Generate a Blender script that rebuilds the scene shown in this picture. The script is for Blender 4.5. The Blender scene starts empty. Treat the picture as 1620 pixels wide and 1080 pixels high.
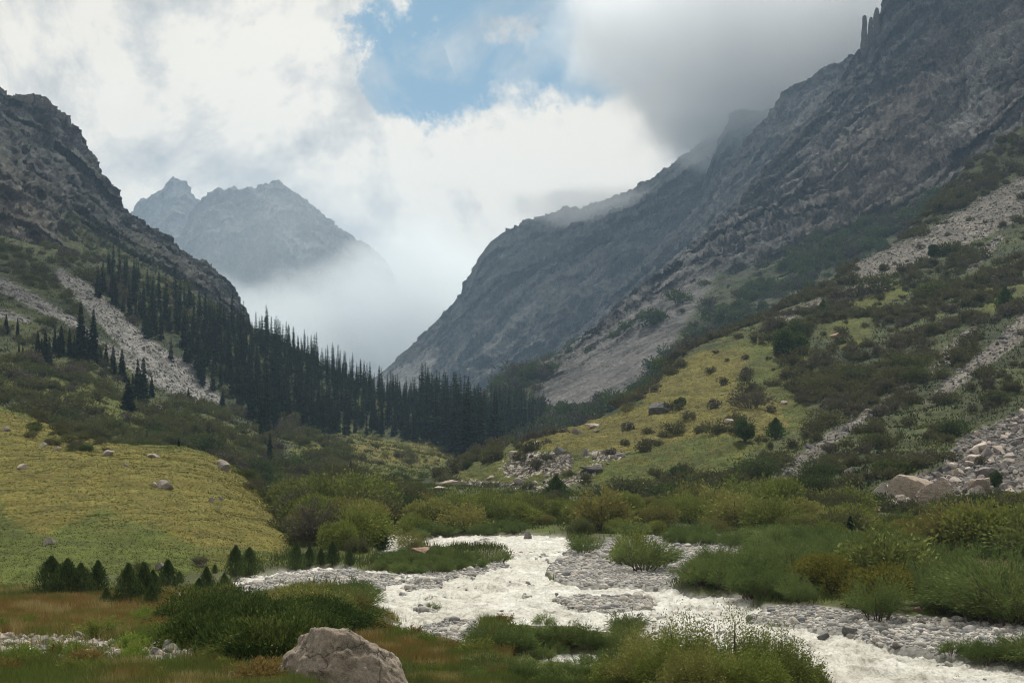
import bpy, bmesh, math, random
import numpy as np
from mathutils import Vector, Matrix

# ------------------------------------------------------------------ basics
F, CX, HY = 2250.0, 810.0, 700.0          # focal length in pixels of the photo, centre column, horizon row
RNG = np.random.default_rng(11)
random.seed(5)
scene = bpy.context.scene
COL = scene.collection

def P(px, py, Y):
    return np.array([(px - CX) / F * Y, Y, (HY - py) / F * Y])

def pix(p):
    p = np.asarray(p)
    return CX + F * p[..., 0] / p[..., 1], HY - F * p[..., 2] / p[..., 1]

# ---- value noise on a periodic lattice
_L = np.random.default_rng(3).random((64, 64, 64)).astype(np.float32)
def vnoise(p):
    p = p.astype(np.float32)
    i = np.floor(p); f = p - i; i = i.astype(np.int32)
    f = f * f * f * (f * (f * 6 - 15) + 10)
    a = i & 63; b = (i + 1) & 63
    x0, y0, z0 = a[:, 0], a[:, 1], a[:, 2]; x1, y1, z1 = b[:, 0], b[:, 1], b[:, 2]
    fx, fy, fz = f[:, 0], f[:, 1], f[:, 2]
    def lx(y, z): 
        u = _L[x0, y, z]; return u + (_L[x1, y, z] - u) * fx
    u0 = lx(y0, z0); u0 = u0 + (lx(y1, z0) - u0) * fy
    u1 = lx(y0, z1); u1 = u1 + (lx(y1, z1) - u1) * fy
    return u0 + (u1 - u0) * fz
_R = np.array([[0.36, 0.48, -0.8], [-0.8, 0.60, 0.0], [0.48, 0.64, 0.60]], dtype=np.float32)
def fbm(p, wl, octv=5, gain=.5, ridged=False, seed=0.):
    """0..1 noise; wl = wavelength of the first octave"""
    q = (np.asarray(p, dtype=np.float32) / wl + np.float32(seed * 7.31 + 5.2))
    s = np.zeros(len(q), np.float32); a = 1.; t = 0.
    for _ in range(octv):
        n = vnoise(q)
        if ridged: n = 1 - np.abs(2 * n - 1); n = n * n
        s += a * n; t += a; a *= gain
        q = (q @ _R.T) * 2.03 + 11.7
    return s / t

def sstep(a, b, x):
    t = np.clip((x - a) / (b - a), 0, 1)
    return t * t * (3 - 2 * t)

# ---- masks given as outlines (pixel directions), rasterised at half size and feathered
MX0, MY0, MW, MH = -400, -300, 1240, 860
_gx, _gy = np.meshgrid(MX0 + 2 * np.arange(MW), MY0 + 2 * np.arange(MH))
def raster(polys, blur=3):
    m = np.zeros((MH, MW), np.float32)
    for poly in polys:
        ins = np.zeros((MH, MW), bool)
        n = len(poly)
        for k in range(n):
            x0, y0 = poly[k]; x1, y1 = poly[(k + 1) % n]
            if y0 == y1: continue
            c = ((_gy >= min(y0, y1)) & (_gy < max(y0, y1)))
            xi = x0 + (_gy - y0) * (x1 - x0) / (y1 - y0)
            ins ^= c & (_gx < xi)
        m = np.maximum(m, ins)
    for _ in range(2):
        for ax in (0, 1):
            c = np.cumsum(np.pad(m, [(blur + 1, blur) if a == ax else (0, 0) for a in (0, 1)], mode='edge'), axis=ax, dtype=np.float64)
            k = 2 * blur + 1
            m = ((c[k:] - c[:-k]) / k if ax == 0 else (c[:, k:] - c[:, :-k]) / k).astype(np.float32)
    return m
def msample(m, px, py):
    x = np.clip((px - MX0) / 2, 0, MW - 1.01); y = np.clip((py - MY0) / 2, 0, MH - 1.01)
    i = x.astype(int); j = y.astype(int); fx = x - i; fy = y - j
    return (m[j, i] * (1 - fx) + m[j, i + 1] * fx) * (1 - fy) + (m[j + 1, i] * (1 - fx) + m[j + 1, i + 1] * fx) * fy
def strip(pts, w):
    """a band around a polyline: pts (x, y[, half width])"""
    L, R = [], []
    for k, q in enumerate(pts):
        a = pts[max(k - 1, 0)]; b = pts[min(k + 1, len(pts) - 1)]
        d = np.array([b[0] - a[0], b[1] - a[1]], float); d /= np.linalg.norm(d) + 1e-9
        ww = q[2] if len(q) > 2 else w
        L.append((q[0] - d[1] * ww, q[1] + d[0] * ww)); R.append((q[0] + d[1] * ww, q[1] - d[0] * ww))
    return L + R[::-1]

# ---- objects
def tag(o, label=None, cat=None, group=None, kind=None):
    if label: o['label'] = label
    if cat: o['category'] = cat
    if group: o['group'] = group
    if kind: o['kind'] = kind
    return o

def mesh_np(name, V, faces, mats=(), smooth=False, midx=None):
    """faces: (n,k) array or list of such arrays"""
    if isinstance(faces, np.ndarray): faces = [faces]
    faces = [f for f in faces if len(f)]
    me = bpy.data.meshes.new(name)
    V = np.asarray(V, np.float32)
    me.vertices.add(len(V)); me.vertices.foreach_set('co', V.ravel())
    tot = np.concatenate([np.full(len(f), f.shape[1], np.int32) for f in faces])
    idx = np.concatenate([f.ravel() for f in faces]).astype(np.int32)
    me.loops.add(len(idx)); me.loops.foreach_set('vertex_index', idx)
    me.polygons.add(len(tot))
    st = np.zeros(len(tot), np.int32); st[1:] = np.cumsum(tot)[:-1]
    me.polygons.foreach_set('loop_start', st); me.polygons.foreach_set('loop_total', tot)
    for m in mats: me.materials.append(m)
    if midx is not None: me.polygons.foreach_set('material_index', midx.astype(np.int32))
    me.polygons.foreach_set('use_smooth', np.full(len(tot), smooth))
    me.update(calc_edges=True)
    return me
def obj(name, me, parent=None, loc=None, rot=None, scale=None):
    o = bpy.data.objects.new(name, me); COL.objects.link(o)
    if parent: o.parent = parent
    if loc is not None: o.location = loc
    if rot is not None: o.rotation_euler = rot
    if scale is not None: o.scale = scale if hasattr(scale, '__len__') else (scale,) * 3
    return o

# ------------------------------------------------------------------ materials
def nt(name):
    m = bpy.data.materials.new(name); m.use_nodes = True
    n = m.node_tree; n.nodes.clear()
    return m, n
def N(t, typ, **kw):
    n = t.nodes.new(typ)
    for k, v in kw.items():
        if k.startswith('i_'): 
            key = k[2:]; key = int(key) if key.isdigit() else key
            n.inputs[key].default_value = v
        else: setattr(n, k, v)
    return n
def ramp(t, fac, stops, interp='LINEAR'):
    r = t.nodes.new('ShaderNodeValToRGB'); e = r.color_ramp.elements
    r.color_ramp.interpolation = interp
    while len(e) < len(stops): e.new(0.5)
    for k, (p, c) in enumerate(stops):
        e[k].position = p; e[k].color = (c[0], c[1], c[2], 1) if hasattr(c, '__len__') else (c, c, c, 1)
    t.links.new(fac, r.inputs[0]); return r.outputs[0]
def mixc(t, fac, a, b, mode='MIX'):
    m = t.nodes.new('ShaderNodeMix'); m.data_type = 'RGBA'; m.blend_type = mode
    for k, v in ((0, fac), (6, a), (7, b)):
        if isinstance(v, (int, float)): m.inputs[k].default_value = v
        elif isinstance(v, tuple): m.inputs[k].default_value = (*v, 1)
        else: t.links.new(v, m.inputs[k])
    return m.outputs[2]
def noise_tex(t, scale, detail=6, rough=.6, vec=None, dist=0.):
    n = N(t, 'ShaderNodeTexNoise'); n.inputs['Scale'].default_value = scale
    n.inputs['Detail'].default_value = detail; n.inputs['Roughness'].default_value = rough; n.inputs['Distortion'].default_value = dist
    if vec is not None: t.links.new(vec, n.inputs['Vector'])
    return n.outputs[0]
def pos_vec(t, obj_space=False):
    if obj_space: return N(t, 'ShaderNodeTexCoord').outputs['Object']
    return N(t, 'ShaderNodeNewGeometry').outputs['Position']

def terrain_mat(name, scales=(.5, 3.), bump=.4, dist=.5, lo=.55, hi=1.45, rough=.95):
    """base colour from the 'albedo' attribute (what grows or lies there), broken up by noise, plus relief"""
    m, t = nt(name)
    v = pos_vec(t)
    at = N(t, 'ShaderNodeAttribute', attribute_name='albedo')
    n1 = noise_tex(t, scales[0], 8, .7, v); n2 = noise_tex(t, scales[1], 6, .65, v)
    c = mixc(t, 1., at.outputs['Color'], ramp(t, n1, [(.3, lo), (.7, hi)]), 'MULTIPLY')
    c = mixc(t, 1., c, ramp(t, n2, [(.3, lo * 1.1), (.7, hi * .95)]), 'MULTIPLY')
    b = N(t, 'ShaderNodeBump', i_Strength=bump, i_Distance=dist)
    t.links.new(n1, b.inputs['Height'])
    b2 = N(t, 'ShaderNodeBump', i_Strength=bump, i_Distance=dist * scales[0] / scales[1] * 1.5)
    t.links.new(n2, b2.inputs['Height']); t.links.new(b.outputs[0], b2.inputs['Normal'])
    bs = N(t, 'ShaderNodeBsdfPrincipled', i_Roughness=rough)
    bs.inputs['Specular IOR Level'].default_value = .15
    t.links.new(c, bs.inputs['Base Color']); t.links.new(b2.outputs[0], bs.inputs['Normal'])
    o = N(t, 'ShaderNodeOutputMaterial'); t.links.new(bs.outputs[0], o.inputs[0])
    return m

def leaf_mat(name, cols, trans=.3, objvar=.35):
    """cols: ramp of leaf colours picked leaf by leaf, shifted plant by plant"""
    m, t = nt(name)
    g = N(t, 'ShaderNodeNewGeometry'); oi = N(t, 'ShaderNodeObjectInfo')
    a = N(t, 'ShaderNodeMath', operation='MULTIPLY_ADD'); a.inputs[1].default_value = 1 - objvar
    mo = N(t, 'ShaderNodeMath', operation='MULTIPLY'); mo.inputs[1].default_value = objvar
    t.links.new(oi.outputs['Random'], mo.inputs[0])
    t.links.new(g.outputs['Random Per Island'], a.inputs[0]); t.links.new(mo.outputs[0], a.inputs[2])
    c = ramp(t, a.outputs[0], [(k / (len(cols) - 1), x) for k, x in enumerate(cols)])
    n = noise_tex(t, .35, 3, .6, g.outputs['Position'])
    c = mixc(t, 1., c, ramp(t, n, [(.3, .75), (.7, 1.25)]), 'MULTIPLY')
    d = N(t, 'ShaderNodeBsdfDiffuse'); tr = N(t, 'ShaderNodeBsdfTranslucent')
    t.links.new(c, d.inputs[0]); t.links.new(c, tr.inputs[0])
    mx = N(t, 'ShaderNodeMixShader'); mx.inputs[0].default_value = trans
    t.links.new(d.outputs[0], mx.inputs[1]); t.links.new(tr.outputs[0], mx.inputs[2])
    o = N(t, 'ShaderNodeOutputMaterial'); t.links.new(mx.outputs[0], o.inputs[0])
    return m

def rock_mat(name, cols, scale=1., bump=.6, objvar=True, lichen=None, cracks=False):
    m, t = nt(name)
    v = pos_vec(t)
    n1 = noise_tex(t, .8 * scale, 10, .7, v, .3); n2 = noise_tex(t, 7 * scale, 8, .75, v); n3 = noise_tex(t, 30 * scale, 5, .7, v)
    c = ramp(t, n1, [(.3 + .4 * k / (len(cols) - 1), x) for k, x in enumerate(cols)])
    c = mixc(t, 1., c, ramp(t, n2, [(.3, .5), (.7, 1.5)]), 'MULTIPLY')
    if objvar:
        oi = N(t, 'ShaderNodeObjectInfo'); g = N(t, 'ShaderNodeNewGeometry')
        s = N(t, 'ShaderNodeMath', operation='ADD'); t.links.new(oi.outputs['Random'], s.inputs[0]); t.links.new(g.outputs['Random Per Island'], s.inputs[1])
        f = N(t, 'ShaderNodeMath', operation='FRACT'); t.links.new(s.outputs[0], f.inputs[0])
        c = mixc(t, 1., c, ramp(t, f.outputs[0], [(0, (.5, .52, .55)), (.35, (.85, .86, .9)), (.7, (1.1, 1.05, 1.)), (1, (1.55, 1.5, 1.45))]), 'MULTIPLY')
    if lichen:
        w = N(t, 'ShaderNodeTexVoronoi', i_Scale=9. * scale); t.links.new(v, w.inputs['Vector'])
        c = mixc(t, ramp(t, n3, [(.5, 0), (.62, .8)]), c, lichen)
    b = N(t, 'ShaderNodeBump', i_Strength=bump, i_Distance=.12 / scale); t.links.new(n1, b.inputs['Height'])
    b2 = N(t, 'ShaderNodeBump', i_Strength=bump, i_Distance=.03 / scale); t.links.new(n2, b2.inputs['Height']); t.links.new(b.outputs[0], b2.inputs['Normal'])
    if cracks:
        vd = N(t, 'ShaderNodeVectorMath', operation='ADD'); t.links.new(v, vd.inputs[0])
        nw = N(t, 'ShaderNodeTexNoise', i_Scale=1.6, i_Detail=8.); t.links.new(v, nw.inputs['Vector'])
        t.links.new(nw.outputs['Color'], vd.inputs[1])
        vo = N(t, 'ShaderNodeTexVoronoi', feature='DISTANCE_TO_EDGE', i_Scale=.55); t.links.new(vd.outputs[0], vo.inputs['Vector'])
        cr = ramp(t, vo.outputs['Distance'], [(0., 0.), (.02, .7), (.06, 1.)])
        b3 = N(t, 'ShaderNodeBump', i_Strength=.8, i_Distance=.08); t.links.new(cr, b3.inputs['Height']); t.links.new(b2.outputs[0], b3.inputs['Normal']); b2 = b3
        c = mixc(t, 1., c, ramp(t, vo.outputs['Distance'], [(0., .65), (.018, 1.)]), 'MULTIPLY')
    bs = N(t, 'ShaderNodeBsdfPrincipled', i_Roughness=.9); bs.inputs['Specular IOR Level'].default_value = .2
    t.links.new(c, bs.inputs['Base Color']); t.links.new(b2.outputs[0], bs.inputs['Normal'])
    o = N(t, 'ShaderNodeOutputMaterial'); t.links.new(bs.outputs[0], o.inputs[0])
    return m
DENOISE = True; HAZE = 0.00008; CLOUDS = True
# ------------------------------------------------------------------ landforms
def smooth1(a, s):
    if s < 1: return a
    k = np.exp(-.5 * (np.arange(-3 * s, 3 * s + 1) / s) ** 2); k /= k.sum()
    return np.convolve(np.pad(a, 3 * s, mode='edge'), k, mode='valid')

class Sheet: pass
SHEETS = {}
def sheet(name, rows, step=2.0, back=(60, 160), backdrop=.55, smooth=6, sil=1, disp=None, paint=None, mat=None, objname=None):
    """rows from the foot of a slope to its crest: lists of (px, py, distance). Real points in space, a real surface; the far side falls away behind."""
    w = max(abs(r[-1][0] - r[0][0]) for r in rows)
    nu = int(w / step); u = np.linspace(0, 1, nu)
    PX, PY, IY = [], [], []
    for k, r in enumerate(rows):
        r = np.array(r, float)
        px = r[0, 0] + (r[-1, 0] - r[0, 0]) * u
        s = smooth if k < len(rows) - 1 else sil
        PX.append(px); PY.append(smooth1(np.interp(px, r[:, 0], r[:, 1]), s)); IY.append(smooth1(np.interp(px, r[:, 0], 1 / r[:, 2]), s))
    PX, PY, IY = map(np.array, (PX, PY, IY))
    nv = [max(3, int(np.percentile(np.abs(PY[k + 1] - PY[k]), 80) / step)) for k in range(len(rows) - 1)]
    def cr(A, k, t):
        a = A[max(k - 1, 0)]; b = A[k]; c = A[k + 1]; d = A[min(k + 2, len(A) - 1)]
        if k == 0: a = 2 * b - c
        if k + 2 > len(A) - 1: d = 2 * c - b
        t = t[:, None]
        return .5 * ((2 * b) + (-a + c) * t + (2 * a - 5 * b + 4 * c - d) * t * t + (-a + 3 * b - 3 * c + d) * t ** 3)
    G = []
    for k in range(len(rows) - 1):
        t = np.linspace(0, 1, nv[k], endpoint=(k == len(rows) - 2))
        iy = cr(IY, k, t)
        G.append(np.stack([cr(PX, k, t), cr(PY, k, t), iy], -1))
    G = np.concatenate(G, 0)
    Y = 1 / np.clip(G[..., 2], 1e-5, 1)
    W = np.stack([(G[..., 0] - CX) / F * Y, Y, (HY - G[..., 1]) / F * Y], -1)
    nfront = W.shape[0]
    last = W[-1]; B = []
    for k, t in enumerate(np.linspace(0, 1, 14)[1:]):
        b = last.copy(); d = back[1] * t
        b[:, 0] *= (last[:, 1] + d) / last[:, 1]; b[:, 1] += d; b[:, 2] -= d * backdrop * (t ** .5)
        B.append(b)
    W = np.concatenate([W, np.array(B)], 0)
    nvv = W.shape[0]
    du = np.gradient(W, axis=1); dv = np.gradient(W, axis=0)
    Nn = np.cross(du, dv); Nn /= np.linalg.norm(Nn, axis=-1, keepdims=True) + 1e-9
    s = Sheet(); s.nv, s.nu, s.nfront = nvv, nu, nfront
    V = W.reshape(-1, 3); NN = Nn.reshape(-1, 3)
    px, py = pix(V)
    if disp is not None:
        V = disp(V.astype(np.float64), NN, px, py)
    s.V = V; s.px, s.py = pix(V)
    Wd = V.reshape(nvv, nu, 3)
    du = np.gradient(Wd, axis=1); dv = np.gradient(Wd, axis=0)
    cr_ = np.cross(du, dv); ar = np.linalg.norm(cr_, axis=-1)
    s.N = (cr_ / (ar[..., None] + 1e-9)).reshape(-1, 3)
    a2 = ar.copy(); a2[nfront:] = 0; s.area = a2.reshape(-1)
    finish_sheet(s, name, nvv, nu, paint, mat, objname)
    return s
def finish_sheet(s, name, nv, nu, paint, mat, objname):
    idx = np.arange(nv * nu).reshape(nv, nu)
    q = np.stack([idx[:-1, :-1], idx[:-1, 1:], idx[1:, 1:], idx[1:, :-1]], -1).reshape(-1, 4)
    me = mesh_np(objname or name, s.V, q, [mat] if mat else (), smooth=True)
    if paint is not None:
        c = paint(s); s.col = c
        at = me.color_attributes.new('albedo', 'FLOAT_COLOR', 'POINT')
        at.data.foreach_set('color', np.concatenate([c, np.ones((len(c), 1))], 1).astype(np.float32).ravel())
    s.o = obj(objname or name, me); s.o['kind'] = 'structure'
    SHEETS[name] = s

def lerp(a, b, t):
    a = np.asarray(a, float); b = np.asarray(b, float)
    if a.ndim == 1: a = a[None]
    if b.ndim == 1: b = b[None]
    return a + (b - a) * t[:, None]

# real colours (albedo) of what covers the ground
ROCK_D = (.028, .029, .033); ROCK_L = (.150, .148, .150); ROCK_B = (.135, .105, .085)
TURF = (.050, .058, .021); TURF_D = (.028, .036, .015); GOLD = (.100, .086, .020); GRASS = (.066, .070, .014); GRASS_G = (.050, .064, .012)
SCREE = (.155, .152, .145); SCREE_W = (.40, .385, .36); SOIL = (.09, .07, .045)

STR_R, STR_L, STR_0 = (-.35, .94), (.30, .95), None
def fall_coords(V, st, k=.38, kz=.3):
    """coordinates stretched down the fall line, so that ribs and gullies run down the face"""
    if st is None: return V * np.array([1., 1., .5])
    return np.stack([V[:, 0] * st[0] + V[:, 1] * st[1], (V[:, 0] * st[1] - V[:, 1] * st[0]) * k, V[:, 2] * kz], -1)
def rock_disp(big, mid, fine, wl=160., aniso=STR_R, seed=0, calm=None):
    """relief of a rock face: gullies and ribs in depth, blocks and ledges along the surface"""
    mc = raster(calm, 12) if calm else None
    def f(V, NN, px, py):
        q = fall_coords(V, aniso); q += (fbm(V, wl, 3, seed=seed + 9)[:, None] - .5) * wl * .45
        r = fbm(q, wl, 4, .55, True, seed) - .4
        ray = V / np.linalg.norm(V, axis=1, keepdims=True)
        out = V - ray * (r * big * (1. if mc is None else 1 - .6 * msample(mc, px, py)))[:, None]
        cm = 1. if mc is None else 1 - .85 * msample(mc, px, py)
        
        m = fbm(q * 1.7 + 31, wl / 4, 5, .62, True, seed + 3) - .4
        m = m * cm
        out = out + NN * (m * mid)[:, None] - ray * (m * mid * .7)[:, None]
        fi = .6 * (fbm(V + 77, wl / 11, 5, .68, False, seed + 5) - .5) + .5 * (fbm(V * np.array([1, 1, .5]) + 177, wl / 22, 4, .65, True, seed + 6) - .4)
        fi = fi * cm
        out += NN * (fi * fine)[:, None] - ray * (np.abs(fi) * fine)[:, None]
        return out
    return f
def soft_disp(big, mid, fine, wl=40., seed=0, terr=0.):
    def f(V, NN, px, py):
        out = V + NN * ((fbm(V, wl, 3, seed=seed) - .5) * big)[:, None]
        if terr: out = out + NN * ((fbm(V * np.array([.25, .25, 2.6]) + 60, 3., 4, .6, True, seed + 8) - .4) * terr)[:, None]
        out += NN * ((fbm(V + 9, wl / 5, 4, seed=seed + 2) - .5) * mid)[:, None]
        out += NN * ((fbm(V + 5, wl / 25, 4, .6, seed=seed + 4) - .5) * fine)[:, None]
        return out
    return f

M_rock = terrain_mat('mountain_rock', (.04, .35), 1., 8., .4, 1.7)
M_slope = terrain_mat('slope_ground', (.10, .9), .8, 1.2, .5, 1.5)
M_meadow = terrain_mat('meadow_ground', (.3, 2.2), .8, .3, .62, 1.5)
M_floor = terrain_mat('valley_ground', (.4, 4.), .8, .25, .5, 1.5)

def rocky_paint(seed, wl, veg=.5, st=STR_R, lightrock=None, scree=None, vegpoly=None, brown=None, darkveg=TURF_D, screecol=SCREE, bl=10):
    ms = raster(scree, bl) if scree else None; mv = raster(vegpoly, bl) if vegpoly else None
    ml = raster(lightrock, bl) if lightrock else None; mb = raster(brown, bl) if brown else None
    def f(s):
        V = s.V; q = fall_coords(V, st, .5, .45)
        n = fbm(q, wl, 6, .6, seed=seed); n2 = fbm(q + 50, wl / 6, 5, .65, True, seed + 1); n3 = .5 * fbm(V, wl / 20, 4, .7, seed=seed + 2) + .5 * fbm(V * np.array([1, 1, .6]), wl / 45, 3, .7, True, seed + 4)
        c = lerp(ROCK_D, ROCK_L, sstep(.38, .80, .35 * n + .35 * n2 + .45 * n3 - .05) * .8)
        jx = (n - .5) * 60; jy = (n3 - .5) * 40
        if mb is not None: c = lerp(c, np.array(ROCK_B)[None] * (.6 + .8 * n3[:, None]), msample(mb, s.px + jx, s.py + jy) * .35)
        if ml is not None: c = lerp(c, np.array(SCREE)[None] * (.5 + .8 * n2[:, None]), msample(ml, s.px + jx, s.py + jy) * sstep(.35, .6, n2))
        g = sstep(.5, .72, s.N[:, 2] * np.sign(s.N[:, 2].mean()) + (n - .5) * .9 - .05) * veg
        c = lerp(c, lerp(TURF_D, TURF, n3), g)
        if mv is not None:
            k = sstep(.3, .6, msample(mv, s.px + jx, s.py + jy) + (n3 - .5) * .7)
            c = lerp(c, lerp(darkveg, TURF, sstep(.3, .7, n)), k * .92)
        if ms is not None:
            k = sstep(.35, .6, msample(ms, s.px + jx * .35, s.py + jy * .5) + (n3 - .5) * .5)
            c = lerp(c, np.array(screecol)[None] * (.6 + .8 * n3[:, None]), k)
        return c
    return f

# --- the far peaks behind the mist
sheet('peak_a', [[(140, 700, 4700), (420, 700, 4700)], [(140, 520, 5000), (420, 520, 5000)],
    [(140, 430, 5200), (240, 400, 5100), (275, 380, 5050), (310, 400, 5100), (420, 460, 5200)],
    [(140, 400, 5600), (190, 360, 5500), (216, 328, 5450), (240, 306, 5400), (258, 298, 5400), (263, 290, 5400), (275, 279, 5400), (288, 284, 5400), (296, 296, 5400), (305, 312, 5400), (313, 323, 5400), (330, 345, 5450), (370, 380, 5500), (420, 430, 5500)]],
    step=1.4, back=(0, 900), backdrop=1.2, disp=rock_disp(220, 30, 30, 420, STR_0, seed=21), paint=rocky_paint(21, 300, .1, STR_0), mat=M_rock, objname='distant_peak')
sheet('peak_b', [[(255, 700, 3900), (720, 700, 3900)], [(255, 540, 4300), (440, 520, 4200), (720, 560, 4300)],
    [(255, 450, 4600), (350, 390, 4500), (445, 370, 4450), (560, 430, 4500), (720, 500, 4600)],
    [(255, 420, 4900), (290, 370, 4850), (312, 328, 4800), (322, 314, 4800), (345, 301, 4800), (358, 303, 4800), (372, 297, 4800), (386, 301, 4800), (400, 297, 4800), (412, 292, 4800), (426, 291, 4800), (441, 283, 4800), (452, 294, 4800), (470, 306, 4800), (482, 316, 4800), (505, 334, 4800), (530, 360, 4800), (550, 372, 4800), (575, 384, 4800), (590, 398, 4800), (606, 411, 4800), (618, 440, 4850), (640, 520, 4850), (720, 600, 4900)]],
    step=1.4, back=(0, 900), backdrop=1.2, disp=rock_disp(240, 32, 32, 400, STR_0, seed=25),
    paint=rocky_paint(25, 300, .1, STR_0, lightrock=[[(405, 300), (425, 300), (470, 380), (490, 410), (460, 400), (425, 350)]], bl=4), mat=M_rock, objname='distant_peak')

# --- ridges on the right, far to near
sheet('ridge_d', [[(430, 760, 2100), (800, 760, 2000), (1250, 760, 2100)], [(470, 690, 2350), (620, 670, 2300), (800, 650, 2150), (1000, 600, 2100), (1250, 500, 2200)],
    [(490, 665, 2550), (600, 630, 2500), (700, 590, 2450), (850, 500, 2400), (1000, 420, 2400), (1250, 300, 2500)],
    [(500, 655, 2700), (600, 607, 2650), (660, 560, 2650), (740, 490, 2650), (780, 450, 2650), (900, 390, 2650), (1000, 340, 2650), (1100, 270, 2700), (1250, 170, 2800)],
    [(520, 650, 2850), (570, 618, 2850), (604, 592, 2850), (640, 561, 2850), (670, 532, 2850), (700, 501, 2850), (730, 469, 2850), (748, 437, 2850), (761, 410, 2850), (765, 390, 2850), (785, 374, 2850), (815, 362, 2900), (835, 350, 2900), (880, 335, 2950), (940, 322, 3000), (985, 308, 3000), (1020, 290, 3000), (1060, 268, 3000), (1100, 233, 3000), (1150, 196, 3000), (1250, 110, 3050)]],
    back=(0, 700), backdrop=.8, disp=rock_disp(150, 20, 19, 260, seed=31, calm=[[(605, 590), (700, 540), (694, 570), (672, 610), (640, 660), (500, 680), (560, 625)]]),
    paint=rocky_paint(31, 220, .25, scree=[[(605, 592), (640, 580), (700, 540), (694, 560), (672, 605), (640, 640), (580, 640), (560, 625)], [(735, 640), (800, 600), (815, 598), (760, 645)]], bl=3), mat=M_rock, objname='mountain_ridge')
sheet('ridge_c', [[(1000, 560, 2100), (1500, 400, 2200)], [(1030, 470, 2300), (1120, 400, 2300), (1500, 250, 2400)],
    [(1060, 420, 2500), (1100, 340, 2500), (1140, 260, 2500), (1200, 200, 2500), (1500, 100, 2600)],
    [(1080, 400, 2600), (1095, 345, 2600), (1115, 290, 2600), (1135, 240, 2600), (1148, 205, 2600), (1160, 182, 2600), (1168, 177, 2600), (1215, 180, 2650), (1300, 130, 2700), (1500, 20, 2800)]],
    back=(0, 600), backdrop=.8, disp=rock_disp(110, 15, 14, 220, seed=37), paint=rocky_paint(37, 200, .4), mat=M_rock, objname='mountain_ridge')
sheet('ridge_b', [[(740, 700, 1650), (1000, 600, 1650), (1500, 350, 1750)], [(740, 660, 1850), (900, 580, 1800), (1100, 440, 1800), (1300, 260, 1850), (1500, 180, 1900)],
    [(740, 650, 2000), (860, 590, 1980), (1000, 470, 1980), (1120, 360, 1980), (1200, 260, 2000), (1300, 160, 2000), (1500, 90, 2100)],
    [(740, 648, 2150), (800, 612, 2150), (860, 572, 2150), (930, 505, 2150), (1000, 440, 2150), (1060, 380, 2150), (1110, 322, 2150), (1128, 285, 2150), (1150, 258, 2150), (1180, 226, 2150), (1215, 190, 2150), (1238, 156, 2150), (1262, 133, 2150), (1285, 122, 2150), (1310, 108, 2150), (1335, 96, 2150), (1346, 84, 2150), (1352, 90, 2150), (1364, 80, 2150), (1420, 40, 2200), (1500, 0, 2200)]],
    back=(0, 500), backdrop=.8, disp=rock_disp(110, 16, 14, 200, seed=41), paint=rocky_paint(41, 180, .2), mat=M_rock, objname='mountain_ridge')
APRON = [(700, 700), (790, 612), (860, 590), (1000, 515), (1105, 442), (1180, 428), (1300, 395), (1440, 330), (1620, 215), (1700, 300), (1620, 460), (1100, 760), (700, 800)]
sheet('wall', [
    [(700, 745, 640), (860, 730, 660), (1000, 710, 660), (1150, 650, 680), (1300, 570, 760), (1450, 450, 850), (1620, 300, 950), (2050, 100, 1100)],
    [(715, 700, 850), (780, 680, 850), (860, 660, 850), (950, 625, 860), (1060, 565, 890), (1150, 522, 920), (1250, 472, 960), (1350, 422, 1000), (1450, 360, 1020), (1550, 280, 1040), (1620, 210, 1060), (2050, -50, 1200)],
    [(730, 660, 1000), (790, 622, 1000), (860, 594, 1020), (930, 560, 1040), (1000, 515, 1060), (1080, 465, 1090), (1180, 425, 1120), (1300, 385, 1150), (1400, 325, 1160), (1500, 240, 1180), (1620, 130, 1200), (2050, -150, 1350)],
    [(745, 640, 1150), (800, 605, 1150), (880, 572, 1180), (950, 522, 1220), (1020, 462, 1250), (1090, 410, 1280), (1170, 355, 1320), (1240, 310, 1330), (1330, 240, 1340), (1420, 180, 1360), (1520, 100, 1380), (1620, 20, 1400), (2050, -250, 1500)],
    [(760, 630, 1300), (800, 603, 1300), (860, 582, 1350), (900, 562, 1400), (960, 520, 1420), (1030, 460, 1440), (1100, 400, 1470), (1170, 325, 1500), (1240, 240, 1530), (1290, 183, 1560), (1325, 145, 1580), (1345, 112, 1600), (1360, 86, 1610), (1371, 74, 1620), (1381, 64, 1620), (1388, 46, 1620), (1394, 26, 1620), (1402, 4, 1640), (1420, -30, 1660), (1500, -120, 1700), (1620, -220, 1800), (2050, -450, 1900)]],
    step=1.9, back=(0, 500), backdrop=.9, disp=rock_disp(80, 16, 8, 110, seed=51, calm=[APRON]),
    paint=rocky_paint(51, 120, .15,
        scree=[[(840, 650), (866, 600), (905, 560), (960, 512), (1040, 462), (1115, 425), (1150, 420), (1100, 480), (1070, 520), (1060, 560), (1000, 610), (940, 640)],
               strip([(1120, 535, 3), (1180, 495, 6), (1250, 462, 7), (1330, 418, 4)], 5), strip([(1090, 520, 3), (1180, 465, 5), (1300, 405, 3)], 4),
               strip([(800, 640), (850, 618), (880, 600)], 3)],
        vegpoly=[[(700, 700), (780, 610), (900, 566), (1000, 512), (1100, 440), (1200, 420), (1330, 370), (1440, 310), (1480, 310), (1620, 200), (1620, 420), (700, 760)]],
        lightrock=[[(830, 560), (900, 520), (950, 470), (990, 480), (930, 540), (860, 580)], [(1480, 180), (1540, 60), (1600, 0), (1620, 60), (1560, 180), (1500, 290), (1440, 310)]],
        screecol=(.092, .089, .088), brown=[[(1250, 420), (1300, 250), (1480, 50), (1640, -50), (1640, 200), (1400, 360)]]), mat=M_rock, objname='mountain_wall')

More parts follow.
